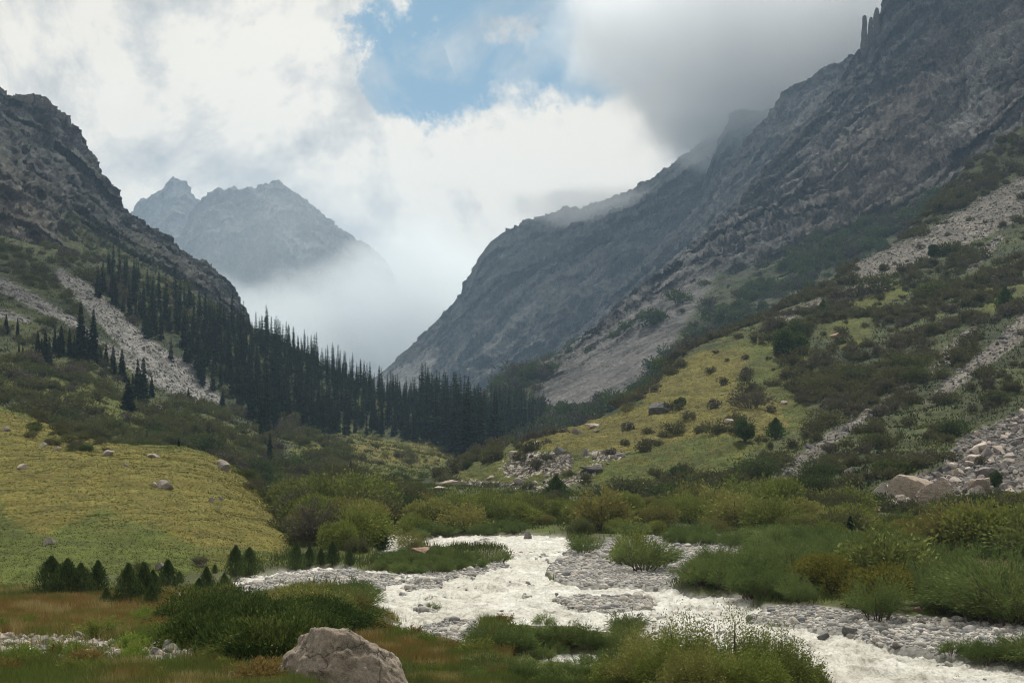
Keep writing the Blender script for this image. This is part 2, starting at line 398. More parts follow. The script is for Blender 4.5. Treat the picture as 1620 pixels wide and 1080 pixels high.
# --- rocky mountain on the left
sheet('left_mountain', [
    [(-350, 460, 700), (0, 470, 720), (130, 490, 740), (250, 520, 770), (330, 560, 830), (430, 600, 850)],
    [(-350, 250, 850), (0, 350, 830), (100, 400, 840), (200, 430, 860), (300, 475, 880), (350, 510, 900), (405, 545, 950)],
    [(-350, 150, 1000), (0, 262, 930), (60, 305, 950), (130, 350, 970), (200, 392, 1000), (300, 440, 1020), (350, 475, 1040), (395, 525, 1060)],
    [(-350, 60, 1200), (0, 200, 1150), (60, 240, 1150), (120, 290, 1150), (180, 350, 1150), (240, 385, 1150), (300, 420, 1150), (345, 455, 1150), (390, 518, 1150)],
    [(-350, -60, 1400), (-100, 90, 1350), (-20, 130, 1300), (2, 141, 1300), (9, 151, 1300), (30, 154, 1290), (45, 153, 1290), (55, 157, 1290), (70, 158, 1280), (74, 165, 1280), (88, 176, 1270), (100, 187, 1270), (110, 197, 1265), (118, 204, 1260), (128, 222, 1260), (145, 243, 1250), (160, 272, 1240), (172, 292, 1240), (185, 316, 1230), (197, 337, 1220), (215, 350, 1220), (235, 363, 1210), (262, 380, 1200), (268, 389, 1200), (300, 409, 1200), (320, 418, 1200), (338, 432, 1200), (352, 448, 1200), (362, 462, 1200), (376, 482, 1200), (383, 496, 1200), (386, 520, 1200)]],
    step=1.9, back=(0, 400), backdrop=.9, disp=rock_disp(75, 13, 8, 100, STR_L, seed=61, calm=[[(-350, 470), (0, 400), (140, 400), (240, 450), (330, 500), (400, 540), (400, 620), (-350, 620)]]),
    paint=rocky_paint(61, 100, .4, STR_L, brown=[[(-100, 330), (0, 255), (60, 300), (90, 350), (130, 420), (60, 440), (-100, 420)], [(200, 380), (330, 450), (300, 470), (180, 400)]],
        vegpoly=[[(-100, 460), (0, 420), (60, 400), (130, 380), (60, 300), (0, 265), (20, 262), (140, 350), (230, 400), (330, 470), (400, 540), (300, 600)]]), mat=M_rock, objname='rocky_mountain')

# --- scrub and forest slope on the left
def slope_paint(grass=None, gold=None, scree=None, dark=None, seed=0, wl=30, base=TURF, base2=TURF_D, gcol=GRASS, bl=6, screecol=SCREE, green=None, soil=None, darkrock=None):
    mdr = raster(darkrock, 2) if darkrock else None
    mg = raster(grass, bl) if grass else None; mo = raster(gold, bl) if gold else None; ms = raster(scree, 3) if scree else None
    mn = raster(green, bl) if green else None; mso = raster(soil, 3) if soil else None
    def f(s):
        V = s.V
        n = fbm(V, wl, 6, .6, seed=seed); n2 = fbm(V + 50, wl / 8, 5, .6, seed=seed + 1); n3 = fbm(V, wl / 40, 4, .7, seed=seed + 2)
        c = lerp(base2, base, sstep(.35, .65, n))
        jx = (n - .5) * 70 + (n2 - .5) * 30; jy = (n - .5) * 30 + (n2 - .5) * 24
        if mg is not None: c = lerp(c, lerp(GRASS_G, gcol, sstep(.35, .6, n2)), sstep(.3, .6, msample(mg, s.px + jx, s.py + jy) + (n2 - .5) * .8))
        if mn is not None: c = lerp(c, GRASS_G, .8 * sstep(.3, .6, msample(mn, s.px + jx, s.py + jy) + (n2 - .5) * .8))
        if mo is not None: c = lerp(c, GOLD, sstep(.35, .65, msample(mo, s.px + jx, s.py + jy) + (n2 - .5) * .9) * sstep(.2, .6, n3))
        if mso is not None: c = lerp(c, SOIL, sstep(.35, .65, msample(mso, s.px + jx * .3, s.py + jy * .3) + (n2 - .5) * .9))
        if mdr is not None:
            k = sstep(.35, .5, msample(mdr, s.px + (n3 - .5) * 26, s.py + (n2 - .5) * 16) + (n3 - .5) * .9)
            c = lerp(c, lerp((.028, .024, .018), (.30, .27, .23), sstep(.50, .62, n3)), k)
        if ms is not None: c = lerp(c, np.array(screecol)[None] * (.45 + 1.1 * n3[:, None]), sstep(.4, .55, msample(ms, s.px + jx * .2, s.py + jy * .3) + (n3 - .5) * .4 + (n2 - .5) * .5))
        return c
    return f
SCREE_L = [strip([(85, 428, 7), (120, 450, 12), (160, 490, 17), (200, 530, 18), (240, 560, 17), (300, 600, 21), (330, 625, 13), (345, 632, 8)], 20),
           strip([(-60, 420, 10), (0, 450, 10), (60, 480, 9), (110, 505, 7), (150, 540, 6), (190, 565, 8), (250, 600, 10), (320, 632, 10)], 9),
           strip([(-40, 490, 6), (0, 497, 6), (60, 510, 4)], 5)]
sheet('left_slope', [
    [(-350, 700, 260), (0, 715, 265), (200, 745, 275), (350, 785, 290), (450, 795, 300), (550, 792, 320), (650, 782, 370), (720, 768, 450), (760, 758, 560), (820, 750, 650), (950, 745, 750)],
    [(-350, 600, 380), (0, 640, 360), (150, 675, 360), (300, 705, 365), (400, 740, 370), (500, 755, 385), (600, 755, 430), (700, 745, 510), (760, 742, 600), (820, 736, 700), (950, 736, 800)],
    [(-350, 500, 470), (0, 560, 450), (130, 585, 460), (240, 643, 470), (330, 660, 500), (420, 692, 520), (520, 702, 550), (620, 712, 590), (700, 722, 640), (780, 724, 700), (860, 720, 750), (950, 724, 850)],
    [(-350, 420, 560), (0, 490, 530), (130, 535, 545), (240, 590, 560), (330, 628, 590), (420, 655, 620), (520, 670, 650), (620, 680, 690), (700, 695, 720), (780, 705, 760), (870, 708, 820), (950, 712, 900)],
    [(-350, 330, 680), (0, 430, 640), (130, 455, 650), (240, 500, 660), (330, 540, 680), (420, 580, 700), (520, 620, 720), (620, 650, 750), (700, 675, 780), (780, 692, 820), (870, 702, 880), (950, 706, 950)],
    [(-350, 250, 820), (0, 372, 780), (130, 402, 780), (240, 440, 790), (330, 488, 800), (385, 508, 810), (430, 530, 815), (470, 552, 820), (500, 572, 825), (560, 606, 830), (620, 632, 850), (700, 660, 870), (780, 680, 900), (870, 696, 950), (950, 707, 1000)]],
    back=(0, 300), backdrop=.35, disp=soft_disp(7, 3, 1.2, 60, 7),
    paint=slope_paint(seed=7, wl=40,
        grass=[[(0, 560), (60, 560), (150, 590), (230, 640), (330, 670), (420, 700), (400, 740), (250, 700), (120, 640), (0, 620)],
               [(470, 690), (560, 685), (640, 700), (700, 690), (730, 720), (700, 760), (560, 770), (440, 740)]],
        gold=[[(520, 690), (620, 705), (720, 700), (720, 740), (600, 730), (480, 715)]], scree=SCREE_L, screecol=SCREE), mat=M_slope, objname='forest_hillside')

# --- near slope on the right with the grassy knoll
GOLD_R = [[(880, 665), (960, 650), (1060, 630), (1150, 615), (1230, 625), (1260, 670), (1230, 700), (1120, 690), (1000, 720), (900, 715), (840, 712), (800, 725)], [(1040, 580), (1120, 550), (1200, 560), (1180, 600), (1080, 625), (1000, 640)]]
GRASS_R = [[(690, 772), (800, 715), (900, 670), (1000, 635), (1070, 570), (1160, 528), (1260, 540), (1300, 600), (1290, 680), (1200, 720), (1130, 770), (1000, 780), (940, 760), (800, 780)],
           [(1300, 520), (1420, 440), (1440, 470), (1340, 560)], [(1560, 450), (1620, 430), (1620, 470), (1500, 530)]]
SCREE_R = [strip([(1225, 770, 14), (1285, 722, 13), (1320, 690, 7), (1390, 645, 5), (1440, 605, 8), (1500, 560, 11), (1545, 520, 8)], 12),
           strip([(1460, 640, 4), (1500, 612, 10), (1560, 565, 12), (1620, 515, 16), (1720, 450, 20)], 12),
           strip([(1345, 432, 8), (1400, 412, 20), (1460, 395, 22), (1540, 352, 27), (1620, 310, 28), (1720, 250, 30)], 12),
           strip([(1230, 505, 5), (1330, 470, 7), (1400, 450, 12)], 5), strip([(1530, 430, 4), (1560, 400, 6), (1590, 370, 4)], 5)]
RUBBLE = [(1385, 775), (1440, 755), (1490, 742), (1500, 720), (1530, 690), (1600, 660), (1680, 630), (1800, 640), (1800, 800), (1620, 795), (1560, 795), (1420, 800)]
ROCKBAND = [[(690, 775), (720, 758), (800, 728), (850, 712), (900, 715), (960, 722), (930, 745), (860, 768), (780, 778), (700, 785)]]
sheet('right_slope', [
    [(620, 790, 280), (690, 786, 285), (850, 788, 270), (1000, 798, 240), (1200, 808, 210), (1400, 818, 195), (1620, 824, 180), (2020, 834, 170)],
    [(635, 780, 320), (690, 772, 310), (760, 765, 300), (850, 762, 290), (960, 770, 265), (1100, 768, 250), (1200, 758, 240), (1300, 748, 235), (1400, 770, 215), (1500, 755, 218), (1620, 730, 225), (2020, 650, 250)],
    [(650, 776, 345), (700, 757, 335), (780, 732, 328), (860, 722, 322), (950, 722, 315), (1060, 712, 308), (1150, 690, 305), (1250, 690, 300), (1350, 670, 300), (1450, 670, 290), (1620, 640, 290), (2020, 560, 320)],
    [(660, 774, 375), (690, 763, 370), (730, 742, 365), (790, 716, 365), (830, 700, 368), (862, 692, 370), (900, 682, 372), (940, 672, 374), (1000, 646, 380), (1060, 638, 380), (1150, 630, 375), (1250, 610, 380), (1350, 580, 385), (1450, 560, 385), (1620, 500, 400), (2020, 400, 450)],
    [(680, 778, 410), (760, 745, 410), (820, 722, 415), (900, 700, 420), (960, 680, 428), (1010, 635, 435), (1045, 600, 440), (1090, 570, 450), (1150, 550, 460), (1250, 510, 480), (1350, 480, 500), (1450, 440, 520), (1620, 370, 560), (2020, 250, 650)],
    [(700, 785, 460), (780, 760, 460), (840, 735, 465), (920, 715, 470), (985, 680, 475), (1030, 625, 480), (1068, 575, 490), (1085, 562, 500), (1120, 541, 520), (1150, 524, 540), (1200, 502, 560), (1250, 478, 580), (1300, 455, 600), (1340, 430, 620), (1400, 396, 650), (1440, 363, 680), (1475, 325, 710), (1500, 300, 730), (1530, 268, 760), (1560, 242, 780), (1590, 220, 800), (1620, 200, 820), (2020, -50, 1000)]],
    step=1.8, back=(0, 260), backdrop=.45, disp=soft_disp(5, 2.4, 1.0, 45, 13, .8),
    paint=slope_paint(seed=13, wl=30, grass=GRASS_R, gold=GOLD_R, scree=SCREE_R + [RUBBLE], soil=None, screecol=(.13, .12, .105), darkrock=[[(690, 772), (730, 762), (790, 764), (850, 770), (900, 757), (930, 742), (950, 730), (955, 738), (930, 758), (880, 774), (800, 783), (720, 782)], [(795, 735), (830, 716), (900, 716), (908, 735), (880, 752), (840, 752), (800, 750)], [(925, 712), (990, 716), (980, 728), (930, 725)]]), mat=M_slope, objname='scrub_hillside')

# --- the grassy hill on the near left
sheet('meadow', [
    [(-350, 975, 84), (0, 966, 86), (150, 962, 88), (300, 942, 95), (400, 920, 104), (470, 900, 113), (500, 890, 122), (530, 880, 132)],
    [(-350, 900, 104), (0, 900, 103), (200, 890, 106), (330, 870, 114), (420, 860, 124), (465, 862, 132), (500, 872, 146)],
    [(-350, 800, 140), (0, 800, 140), (200, 795, 143), (330, 790, 150), (400, 795, 158), (440, 812, 168), (470, 845, 182)],
    [(-350, 700, 200), (0, 708, 195), (150, 722, 193), (290, 728, 196), (350, 742, 200), (400, 768, 206), (430, 800, 215), (452, 840, 228)],
    [(-350, 600, 260), (-100, 625, 252), (0, 641, 248), (40, 655, 246), (70, 668, 244), (110, 682, 242), (160, 697, 238), (220, 703, 235), (290, 706, 234), (325, 714, 236), (350, 726, 238), (380, 744, 242), (402, 768, 246), (425, 800, 252), (440, 850, 262)]],
    step=1.8, back=(0, 120), backdrop=.25, smooth=10, disp=soft_disp(1.8, .9, .4, 22, 3, .3),
    paint=slope_paint(seed=3, wl=18, base=GRASS, base2=GRASS_G, grass=[[(-400, 600), (600, 600), (600, 1000), (-400, 1000)]],
        gold=[[(-100, 640), (60, 660), (180, 700), (340, 715), (420, 790), (470, 870), (300, 860), (200, 800), (60, 850), (0, 800), (-100, 760)], [(150, 760), (300, 745), (300, 800), (200, 830)]],
        green=[[(-50, 800), (80, 830), (200, 860), (330, 880), (300, 920), (0, 920)]]), mat=M_meadow, objname='meadow_hill')

# --- valley floor with the river bed (heights from plan position)
WZ = -10.0
WATER = [
    [(575, 962), (556, 935), (565, 915), (600, 905), (640, 915), (720, 905), (790, 890), (815, 885), (800, 868), (740, 862), (680, 866), (668, 856), (700, 850), (760, 852), (820, 850), (900, 853), (905, 868), (890, 880), (870, 892), (856, 905), (858, 918), (895, 930),
     (960, 932), (1040, 930), (1075, 938), (1100, 950), (1190, 955), (1210, 965), (1170, 985), (1195, 992), (1260, 998), (1340, 1012), (1400, 1030), (1470, 1045), (1560, 1058), (1700, 1075), (2100, 1120), (2100, 1300), (1500, 1200), (1300, 1090), (1230, 1075), (1020, 1062), (990, 1045), (1010, 1025), (1000, 1010), (960, 1000), (870, 992), (760, 985), (700, 990), (640, 985)],
    [(370, 925), (420, 915), (470, 905), (520, 903), (580, 915), (570, 925), (520, 920), (450, 930), (400, 945)],
    [(600, 852), (640, 850), (668, 856), (640, 862), (610, 862)], [(600, 870), (640, 868), (650, 885), (610, 890)],
    [(820, 1035), (870, 1030), (960, 1040), (1050, 1040), (1060, 1056), (960, 1058), (850, 1050)],
    [(560, 985), (700, 1000), (760, 1005), (740, 1015), (640, 1010)],
    [(1100, 860), (1165, 858), (1200, 870), (1150, 895), (1085, 905), (1060, 898), (1120, 880)],
    [(1500, 890), (1560, 893), (1700, 900), (1700, 906), (1560, 902)]]
GRAVEL = [
    [(860, 905), (880, 890), (910, 868), (960, 858), (1040, 855), (1170, 852), (1250, 865), (1200, 880), (1120, 905), (1060, 935), (960, 932), (890, 925)],
    [(880, 950), (930, 944), (1000, 946), (1055, 962), (1020, 972), (930, 970), (890, 962)], [(822, 941), (850, 940), (852, 947), (830, 949)],
    [(580, 912), (700, 905), (800, 890), (812, 894), (740, 915), (640, 925), (600, 935), (640, 940), (590, 945), (560, 930)], [(630, 935), (700, 918), (720, 922), (650, 942)],
    [(1175, 985), (1200, 970), (1290, 972), (1400, 985), (1620, 990), (2100, 1030), (2100, 1110), (1700, 1070), (1560, 1052), (1480, 1043), (1400, 1030), (1340, 1010), (1260, 997)],
    [(375, 930), (440, 918), (500, 905), (560, 905), (600, 925), (560, 940), (520, 925), (420, 960), (380, 975)],
    [(650, 1000), (700, 985), (760, 985), (740, 1005), (780, 1020), (740, 1035), (660, 1020)], [(660, 965), (700, 968), (700, 976), (668, 976)],
    [(680, 862), (780, 850), (800, 855), (740, 862)], [(1000, 1018), (1040, 1015), (1030, 1035), (1000, 1035)]]
mW = raster(WATER, 2); mG = raster(GRAVEL, 2)
mGold = raster([[(-400, 945), (150, 945), (400, 960), (560, 985), (700, 1030), (760, 1080), (700, 1200), (450, 1060), (300, 1010), (-400, 1010)]], 6)
mStone = .8 * raster([[(-400, 1005), (0, 1005), (120, 1008), (250, 1020), (330, 1035), (320, 1060), (200, 1058), (0, 1050), (-400, 1050)], [(270, 935), (300, 938), (300, 965), (280, 955)]], 3)
def floor_height(X, Y):
    px = CX + F * X / Y; pyw = HY - F * WZ / Y
    P3 = np.stack([X, Y, X * 0], -1)
    j = fbm(P3, 9., 4, .6, seed=2) - .5; j2 = fbm(P3 + 40, 2.2, 3, .6, seed=4) - .5
    qx, qy = px + j * 40 * 100 / Y, pyw + (j + .5 * j2) * 12
    w = msample(mW, qx, qy); g = msample(mG, qx, qy)
    w = w * (1 - sstep(.35, .7, g))
    base = WZ + .45 + .35 * j * 2 + .2 * j2
    Y0 = 82 - 22 * sstep(420, 580, px); near = sstep(Y0, Y0 - 36, Y) * (1 - sstep(700, 900, px)) + sstep(56, 40, Y) * sstep(650, 900, px) * (1 - sstep(1250, 1500, px))
    base = base + near * 2.0 + sstep(45, 4, Y) * 5.5
    left = sstep(900, 500, px) * sstep(150, 80, Y); base = base + .0 * left
    z = base * (1 - np.clip(g * .9, 0, 1)) + (WZ + .16 + .5 * j2 + .22 * j) * np.clip(g * .9, 0, 1)
    z = z * (1 - w) + (WZ - .9 + .9 * (j2 + j)) * w
    far = sstep(170, 400, Y); z = z + far * (fbm(P3, 90., 4, seed=6) - .55) * 5 + sstep(600, 3000, Y) * 40
    return z, w, g
def make_floor():
    Ys = [6.0]
    while Ys[-1] < 6500:
        y = Ys[-1]; dpy = 1.6 if 48 < y < 350 else (6 if y < 48 else 4)
        Ys.append(y + min(dpy * y * y / (F * 10), y * .06) + .02)
    Ys = np.array(Ys); u = np.linspace(-500, 2150, 1350)
    PXg, Yg = np.meshgrid(u, Ys)
    X = ((PXg - CX) / F * Yg).ravel(); Y = Yg.ravel()
    z, w, g = floor_height(X, Y)
    s = Sheet(); s.V = np.stack([X, Y, z], -1); s.px, s.py = pix(s.V); s.w, s.g = w, g
    nv, nu = len(Ys), len(u)
    Wd = s.V.reshape(nv, nu, 3); c = np.cross(np.gradient(Wd, axis=1), np.gradient(Wd, axis=0)); ar = np.linalg.norm(c, axis=-1)
    s.N = (c / (ar[..., None] + 1e-9)).reshape(-1, 3); s.area = ar.reshape(-1); s.nfront = nv ; s.nu = nu; s.nv = nv
    def paint(s):
        V = s.V
        n = fbm(V, 12, 5, .6, seed=71); n2 = fbm(V, 1.5, 4, .6, seed=72)
        c = lerp(GRASS_G, TURF, sstep(.35, .6, n))
        c = lerp(c, (.06, .05, .03), sstep(.5, .7, n2) * .5)
        c = lerp(c, (.13, .085, .035), msample(mGold, s.px, s.py) * sstep(.3, .6, n2) * .8)
        grey = np.array((.30, .295, .28))[None] * (.5 + n2[:, None])
        c = lerp(c, grey, np.clip(msample(mStone, s.px + (n - .5) * 60, s.py + (n2 - .5) * 30), 0, 1))
        c = lerp(c, grey * .75, sstep(.15, .5, np.maximum(s.g, s.w)))
        return c
    finish_sheet(s, 'floor', nv, nu, paint, M_floor, 'valley_floor')
make_floor()

# --- river water: milky, fast and broken
def water_mat():
    m, t = nt('milky_water'); v = pos_vec(t)
    mp = N(t, 'ShaderNodeMapping'); mp.inputs['Scale'].default_value = (1., .55, 1.); t.links.new(v, mp.inputs[0])
    n1 = noise_tex(t, .45, 8, .65, mp.outputs[0], 1.2); n2 = noise_tex(t, 2.6, 6, .7, mp.outputs[0], .8); n0 = noise_tex(t, .12, 5, .6, mp.outputs[0], .5)
    c = ramp(t, n1, [(.36, (.20, .19, .15)), (.46, (.44, .435, .39)), (.58, (.62, .62, .59))])
    c = mixc(t, .5, c, ramp(t, n2, [(.40, (.17, .165, .14)), (.52, (.52, .52, .50))]))
    c = mixc(t, .7, c, ramp(t, n0, [(.35, (.75, .73, .66)), (.6, (1, 1, 1))]), 'MULTIPLY')
    b = N(t, 'ShaderNodeBump', i_Strength=1., i_Distance=.35); t.links.new(n1, b.inputs['Height'])
    b2 = N(t, 'ShaderNodeBump', i_Strength=1., i_Distance=.12); t.links.new(n2, b2.inputs['Height']); t.links.new(b.outputs[0], b2.inputs['Normal'])
    bs = N(t, 'ShaderNodeBsdfPrincipled', i_Roughness=.65); bs.inputs['Specular IOR Level'].default_value = .25
    t.links.new(c, bs.inputs['Base Color']); t.links.new(b2.outputs[0], bs.inputs['Normal'])
    o = N(t, 'ShaderNodeOutputMaterial'); t.links.new(bs.outputs[0], o.inputs[0]); return m
def make_water():
    Ys = [30.]
    while Ys[-1] < 175: Ys.append(Ys[-1] + max(1.1 * Ys[-1] ** 2 / (F * 10), .06))
    Ys = np.array(Ys); u = np.linspace(250, 2100, 1300)
    PXg, Yg = np.meshgrid(u, Ys); X = ((PXg - CX) / F * Yg).ravel(); Y = Yg.ravel()
    P3 = np.stack([X, Y * .8, X * 0], -1)
    z = WZ + .62 * (fbm(P3, 2.0, 5, .6, True, 81) - .45) + .26 * (fbm(P3, 9, 3, seed=82) - .5)
    V = np.stack([X, Y, z], -1); nv, nu = len(Ys), len(u)
    px, pyw = PXg.ravel(), (HY - F * WZ / Y)
    keep = (msample(raster(WATER, 9), px, pyw) > .02).reshape(nv, nu)
    idx = np.arange(nv * nu).reshape(nv, nu)
    q = np.stack([idx[:-1, :-1], idx[:-1, 1:], idx[1:, 1:], idx[1:, :-1]], -1)
    k = keep[:-1, :-1] | keep[1:, 1:] | keep[:-1, 1:] | keep[1:, :-1]
    o = obj('river_water', mesh_np('river_water', V, q[k].reshape(-1, 4), [water_mat()], True)); o['kind'] = 'structure'
make_water()
# ------------------------------------------------------------------ plants and stones
def norm(v): return v / (np.linalg.norm(v, axis=-1, keepdims=True) + 1e-9)
def rand_dir(n, r):
    return norm(r.normal(size=(n, 3)))
def kites(p, d, l, w, r, flat=None):
    """leaf shaped quads: p base, d direction, l length, w width"""
    s = norm(np.cross(d, rand_dir(len(p), r) if flat is None else norm(flat + .35 * rand_dir(len(p), r))))
    l = np.asarray(l)[:, None]; w = np.asarray(w)[:, None]
    m = p + d * l * .45
    V = np.stack([p, m + s * w * .5, p + d * l, m - s * w * .5], 1).reshape(-1, 3)
    Fq = np.arange(len(V)).reshape(-1, 4)
    return V, Fq
def tube(pts, rad, k=5):
    pts = np.asarray(pts, float); n = len(pts)
    t = norm(np.gradient(pts, axis=0)); up = np.array([.3, .9, .2]); a = norm(np.cross(t, up)); b = np.cross(t, a)
    an = np.arange(k) / k * 2 * np.pi
    V = pts[:, None] + (a[:, None] * np.cos(an)[None, :, None] + b[:, None] * np.sin(an)[None, :, None]) * np.asarray(rad)[:, None, None]
    i = np.arange(n * k).reshape(n, k); j = np.roll(i, -1, 1)
    return V.reshape(-1, 3), np.stack([i[:-1], j[:-1], j[1:], i[1:]], -1).reshape(-1, 4)
def merge(parts):
    V, Fs, off = [], [], 0
    for v, f in parts:
        V.append(v); Fs.append(f + off); off += len(v)
    return np.concatenate(V), np.concatenate(Fs)

def shoot_shrub(seed, nsh, H, R, per, ll, lw, spread=1.15, curve=.3, side=.7, start=.3, twig=.10, ragged=.3, hollow=0.):
    """shrub grown from shoots that fan out of one stool; returns leaf mesh and stem mesh"""
    r = np.random.default_rng(seed)
    az = r.uniform(0, 2 * np.pi, nsh); th = np.arccos(1 - r.random(nsh) * (1 - math.cos(spread)))
    lump = 1 + .22 * np.sin(az * 2 + seed) * np.sin(th) + .15 * np.sin(az * 3 + 2 * seed + th * 4)
    d = np.stack([np.sin(th) * np.cos(az), np.sin(th) * np.sin(az), np.cos(th)], -1)
    L = 1 / np.sqrt((d[:, 2] / H) ** 2 + (np.hypot(d[:, 0], d[:, 1]) / R) ** 2) * lump * r.uniform(1 - ragged, 1.06, nsh)
    base = np.stack([np.cos(az), np.sin(az), az * 0], -1) * (r.random(nsh) ** .7 * R * .35)[:, None]
    tt = start + (1 - start) * r.random((nsh, per)) ** .8
    if hollow: tt = np.maximum(tt, hollow + r.random((nsh, per)) * (1 - hollow) * .9)
    up = np.array([0, 0, 1.])
    def path(t):
        return base[:, None] * (1 - .3 * t[..., None]) + d[:, None] * (L[:, None] * t)[..., None] + up * (curve * (L[:, None] * (t - t ** 2)))[..., None]
    p = path(tt); dr = norm(d[:, None] + up * (curve * (1 - 2 * tt))[..., None] + 0 * p)
    p = (p + r.normal(size=p.shape) * (twig * R * (.3 + tt))[..., None]).reshape(-1, 3); dr = dr.reshape(-1, 3)
    p[:, 2] = np.maximum(p[:, 2], .02 * H)
    dd = norm(dr + side * rand_dir(len(p), r))
    n = len(p)
    leaves = kites(p, dd, ll * r.uniform(.6, 1.25, n), lw * r.uniform(.7, 1.2, n), r)
    st = []
    for k in range(0, nsh, max(1, nsh // 14)):
        t = np.linspace(0, .85, 5); q = base[k] * (1 - .3 * t[:, None]) + d[k] * (L[k] * t)[:, None] + up * (curve * L[k] * (t - t ** 2))[:, None]
        st.append(tube(q, np.linspace(.022, .006, 5) * max(H, R), 3))
    return leaves, merge(st)

def blob_shrub(seed, H, R, n, ll, lw, lobes=9, up=.3):
    """dense evergreen shrub: leaves crowd over several uneven lobes"""
    r = np.random.default_rng(seed); P_, D_ = [], []
    cs = []
    for k in range(lobes):
        a = r.uniform(0, 6.28); q = r.random() ** .5 * .62
        cs.append((np.array([math.cos(a) * q * R, math.sin(a) * q * R, H * r.uniform(.25, .68) * (1 - .45 * q)]), r.uniform(.28, .5) * min(R, H * 1.2)))
    w = np.array([c[1] ** 2 for c in cs]); w /= w.sum()
    for (c, rr), m in zip(cs, (w * n).astype(int)):
        d = rand_dir(m, r); q = r.uniform(.55, 1.1, m) ** .6
        p = c + d * (rr * q)[:, None] * np.array([1, 1, .95]); P_.append(p); D_.append(d)
    p = np.concatenate(P_); d = np.concatenate(D_); k = p[:, 2] > 0; p, d = p[k], d[k]
    dd = norm(d + np.array([0, 0, up]) + .6 * rand_dir(len(p), r))
    m = len(p)
    lv = kites(p, dd, ll * r.uniform(.6, 1.3, m), lw * r.uniform(.7, 1.2, m), r)
    st = [tube(np.array([[0, 0, -.1], c * .5, c]), [.03 * R, .02 * R, .01 * R], 4) for c, _ in cs]
    return lv, merge(st)

def cone_tree(seed, H, R, n, ll, lw, egg=1.):
    """columnar juniper: sprays pressed upwards round a narrow egg"""
    r = np.random.default_rng(seed)
    z = r.random(n) ** .85; az = r.uniform(0, 6.28, n)
    prof = np.clip(np.sin(np.pi * np.clip(z * .93 + .07, 0, 1) ** .55), 0, 1) ** .95
    lump = 1 + .26 * np.sin(az * 3 + z * 9 + seed) + .22 * np.sin(az * 5 - z * 17 + seed)
    q = R * prof * lump * (r.uniform(.35, 1.18, n) + .25 * (r.random(n) > .93))
    p = np.stack([np.cos(az) * q, np.sin(az) * q, z * H * .93 + .03 * H], -1)
    d = norm(np.stack([np.cos(az) * .45, np.sin(az) * .45, np.full(n, 1.)], -1) + .3 * rand_dir(n, r))
    return kites(p, d, ll * r.uniform(.6, 1.3, n), lw * r.uniform(.7, 1.2, n), r), tube([[0, 0, -.3], [0, 0, H * .5], [.02, 0, H * .9]], [.06 * R + .05, .05 * R + .02, .01], 6)

def spruce(seed, H, R, levels, per, kits=3, bare=.06):
    """narrow mountain spruce: whorls of drooping branches with hanging sprays"""
    r = np.random.default_rng(seed); Ps, Ds, Ls, Ws, Fl = [], [], [], [], []
    for k in range(levels):
        f = bare + (1 - bare) * (k + r.random() * .6) / levels
        rad = R * (1 - f) ** .8 * min(1, .55 + f * 4) + .02 * R
        m = max(4, int(per * (.55 + .45 * (1 - f))))
        az = np.arange(m) / m * 6.283 + r.uniform(0, 6.28) + r.normal(size=m) * .25
        rr = rad * r.uniform(.55, 1.22, m) * (1 if r.random() > .1 else .6)
        dn = np.stack([np.cos(az), np.sin(az), np.full(m, -.32 + .55 * f)], -1); dn = norm(dn + .12 * r.normal(size=dn.shape))
        b = np.stack([az * 0, az * 0, np.full(m, f * H)], -1)
        Ps.append(b); Ds.append(dn); Ls.append(rr); Ws.append(rr * .42 + .05); Fl.append(np.tile([0, 0, 1.], (m, 1)))
        for j in range(kits - 1):
            t = r.uniform(.3, .85, m); sd = norm(np.cross(dn, [0, 0, 1.])) * r.choice([-1, 1], m)[:, None]
            Ps.append(b + dn * (rr * t)[:, None]); Ds.append(norm(dn * .6 + sd * .6 + np.array([0, 0, -.35]) + .2 * r.normal(size=dn.shape)))
            Ls.append(rr * .5 * (1.15 - t) + .10 * R); Ws.append(rr * .2 + .03); Fl.append(norm(sd + .5))
    p = np.concatenate(Ps); d = np.concatenate(Ds); l = np.concatenate(Ls); w = np.concatenate(Ws)
    # leader
    p = np.concatenate([p, np.array([[0, 0, H * .93]] * 4)]); d = np.concatenate([d, norm(np.array([[.05, 0, 1], [-.05, .05, 1], [0, -.06, 1], [.2, .1, 1.]]))]); l = np.concatenate([l, [H * .07, H * .06, H * .05, H * .03]]); w = np.concatenate([w, [.025 * H * .4] * 4])
    s = norm(np.cross(d, np.array([0, 0, 1.])) + .25 * r.normal(size=d.shape))
    m_ = p + d * l[:, None] * .55
    V = np.stack([p, m_ + s * w[:, None] * .5, p + d * l[:, None], m_ - s * w[:, None] * .5], 1).reshape(-1, 3)
    return (V, np.arange(len(V)).reshape(-1, 4)), tube([[0, 0, -.8], [0, 0, H * .4], [0, 0, H * .97]], [.022 * H, .014 * H, .003 * H], 6)

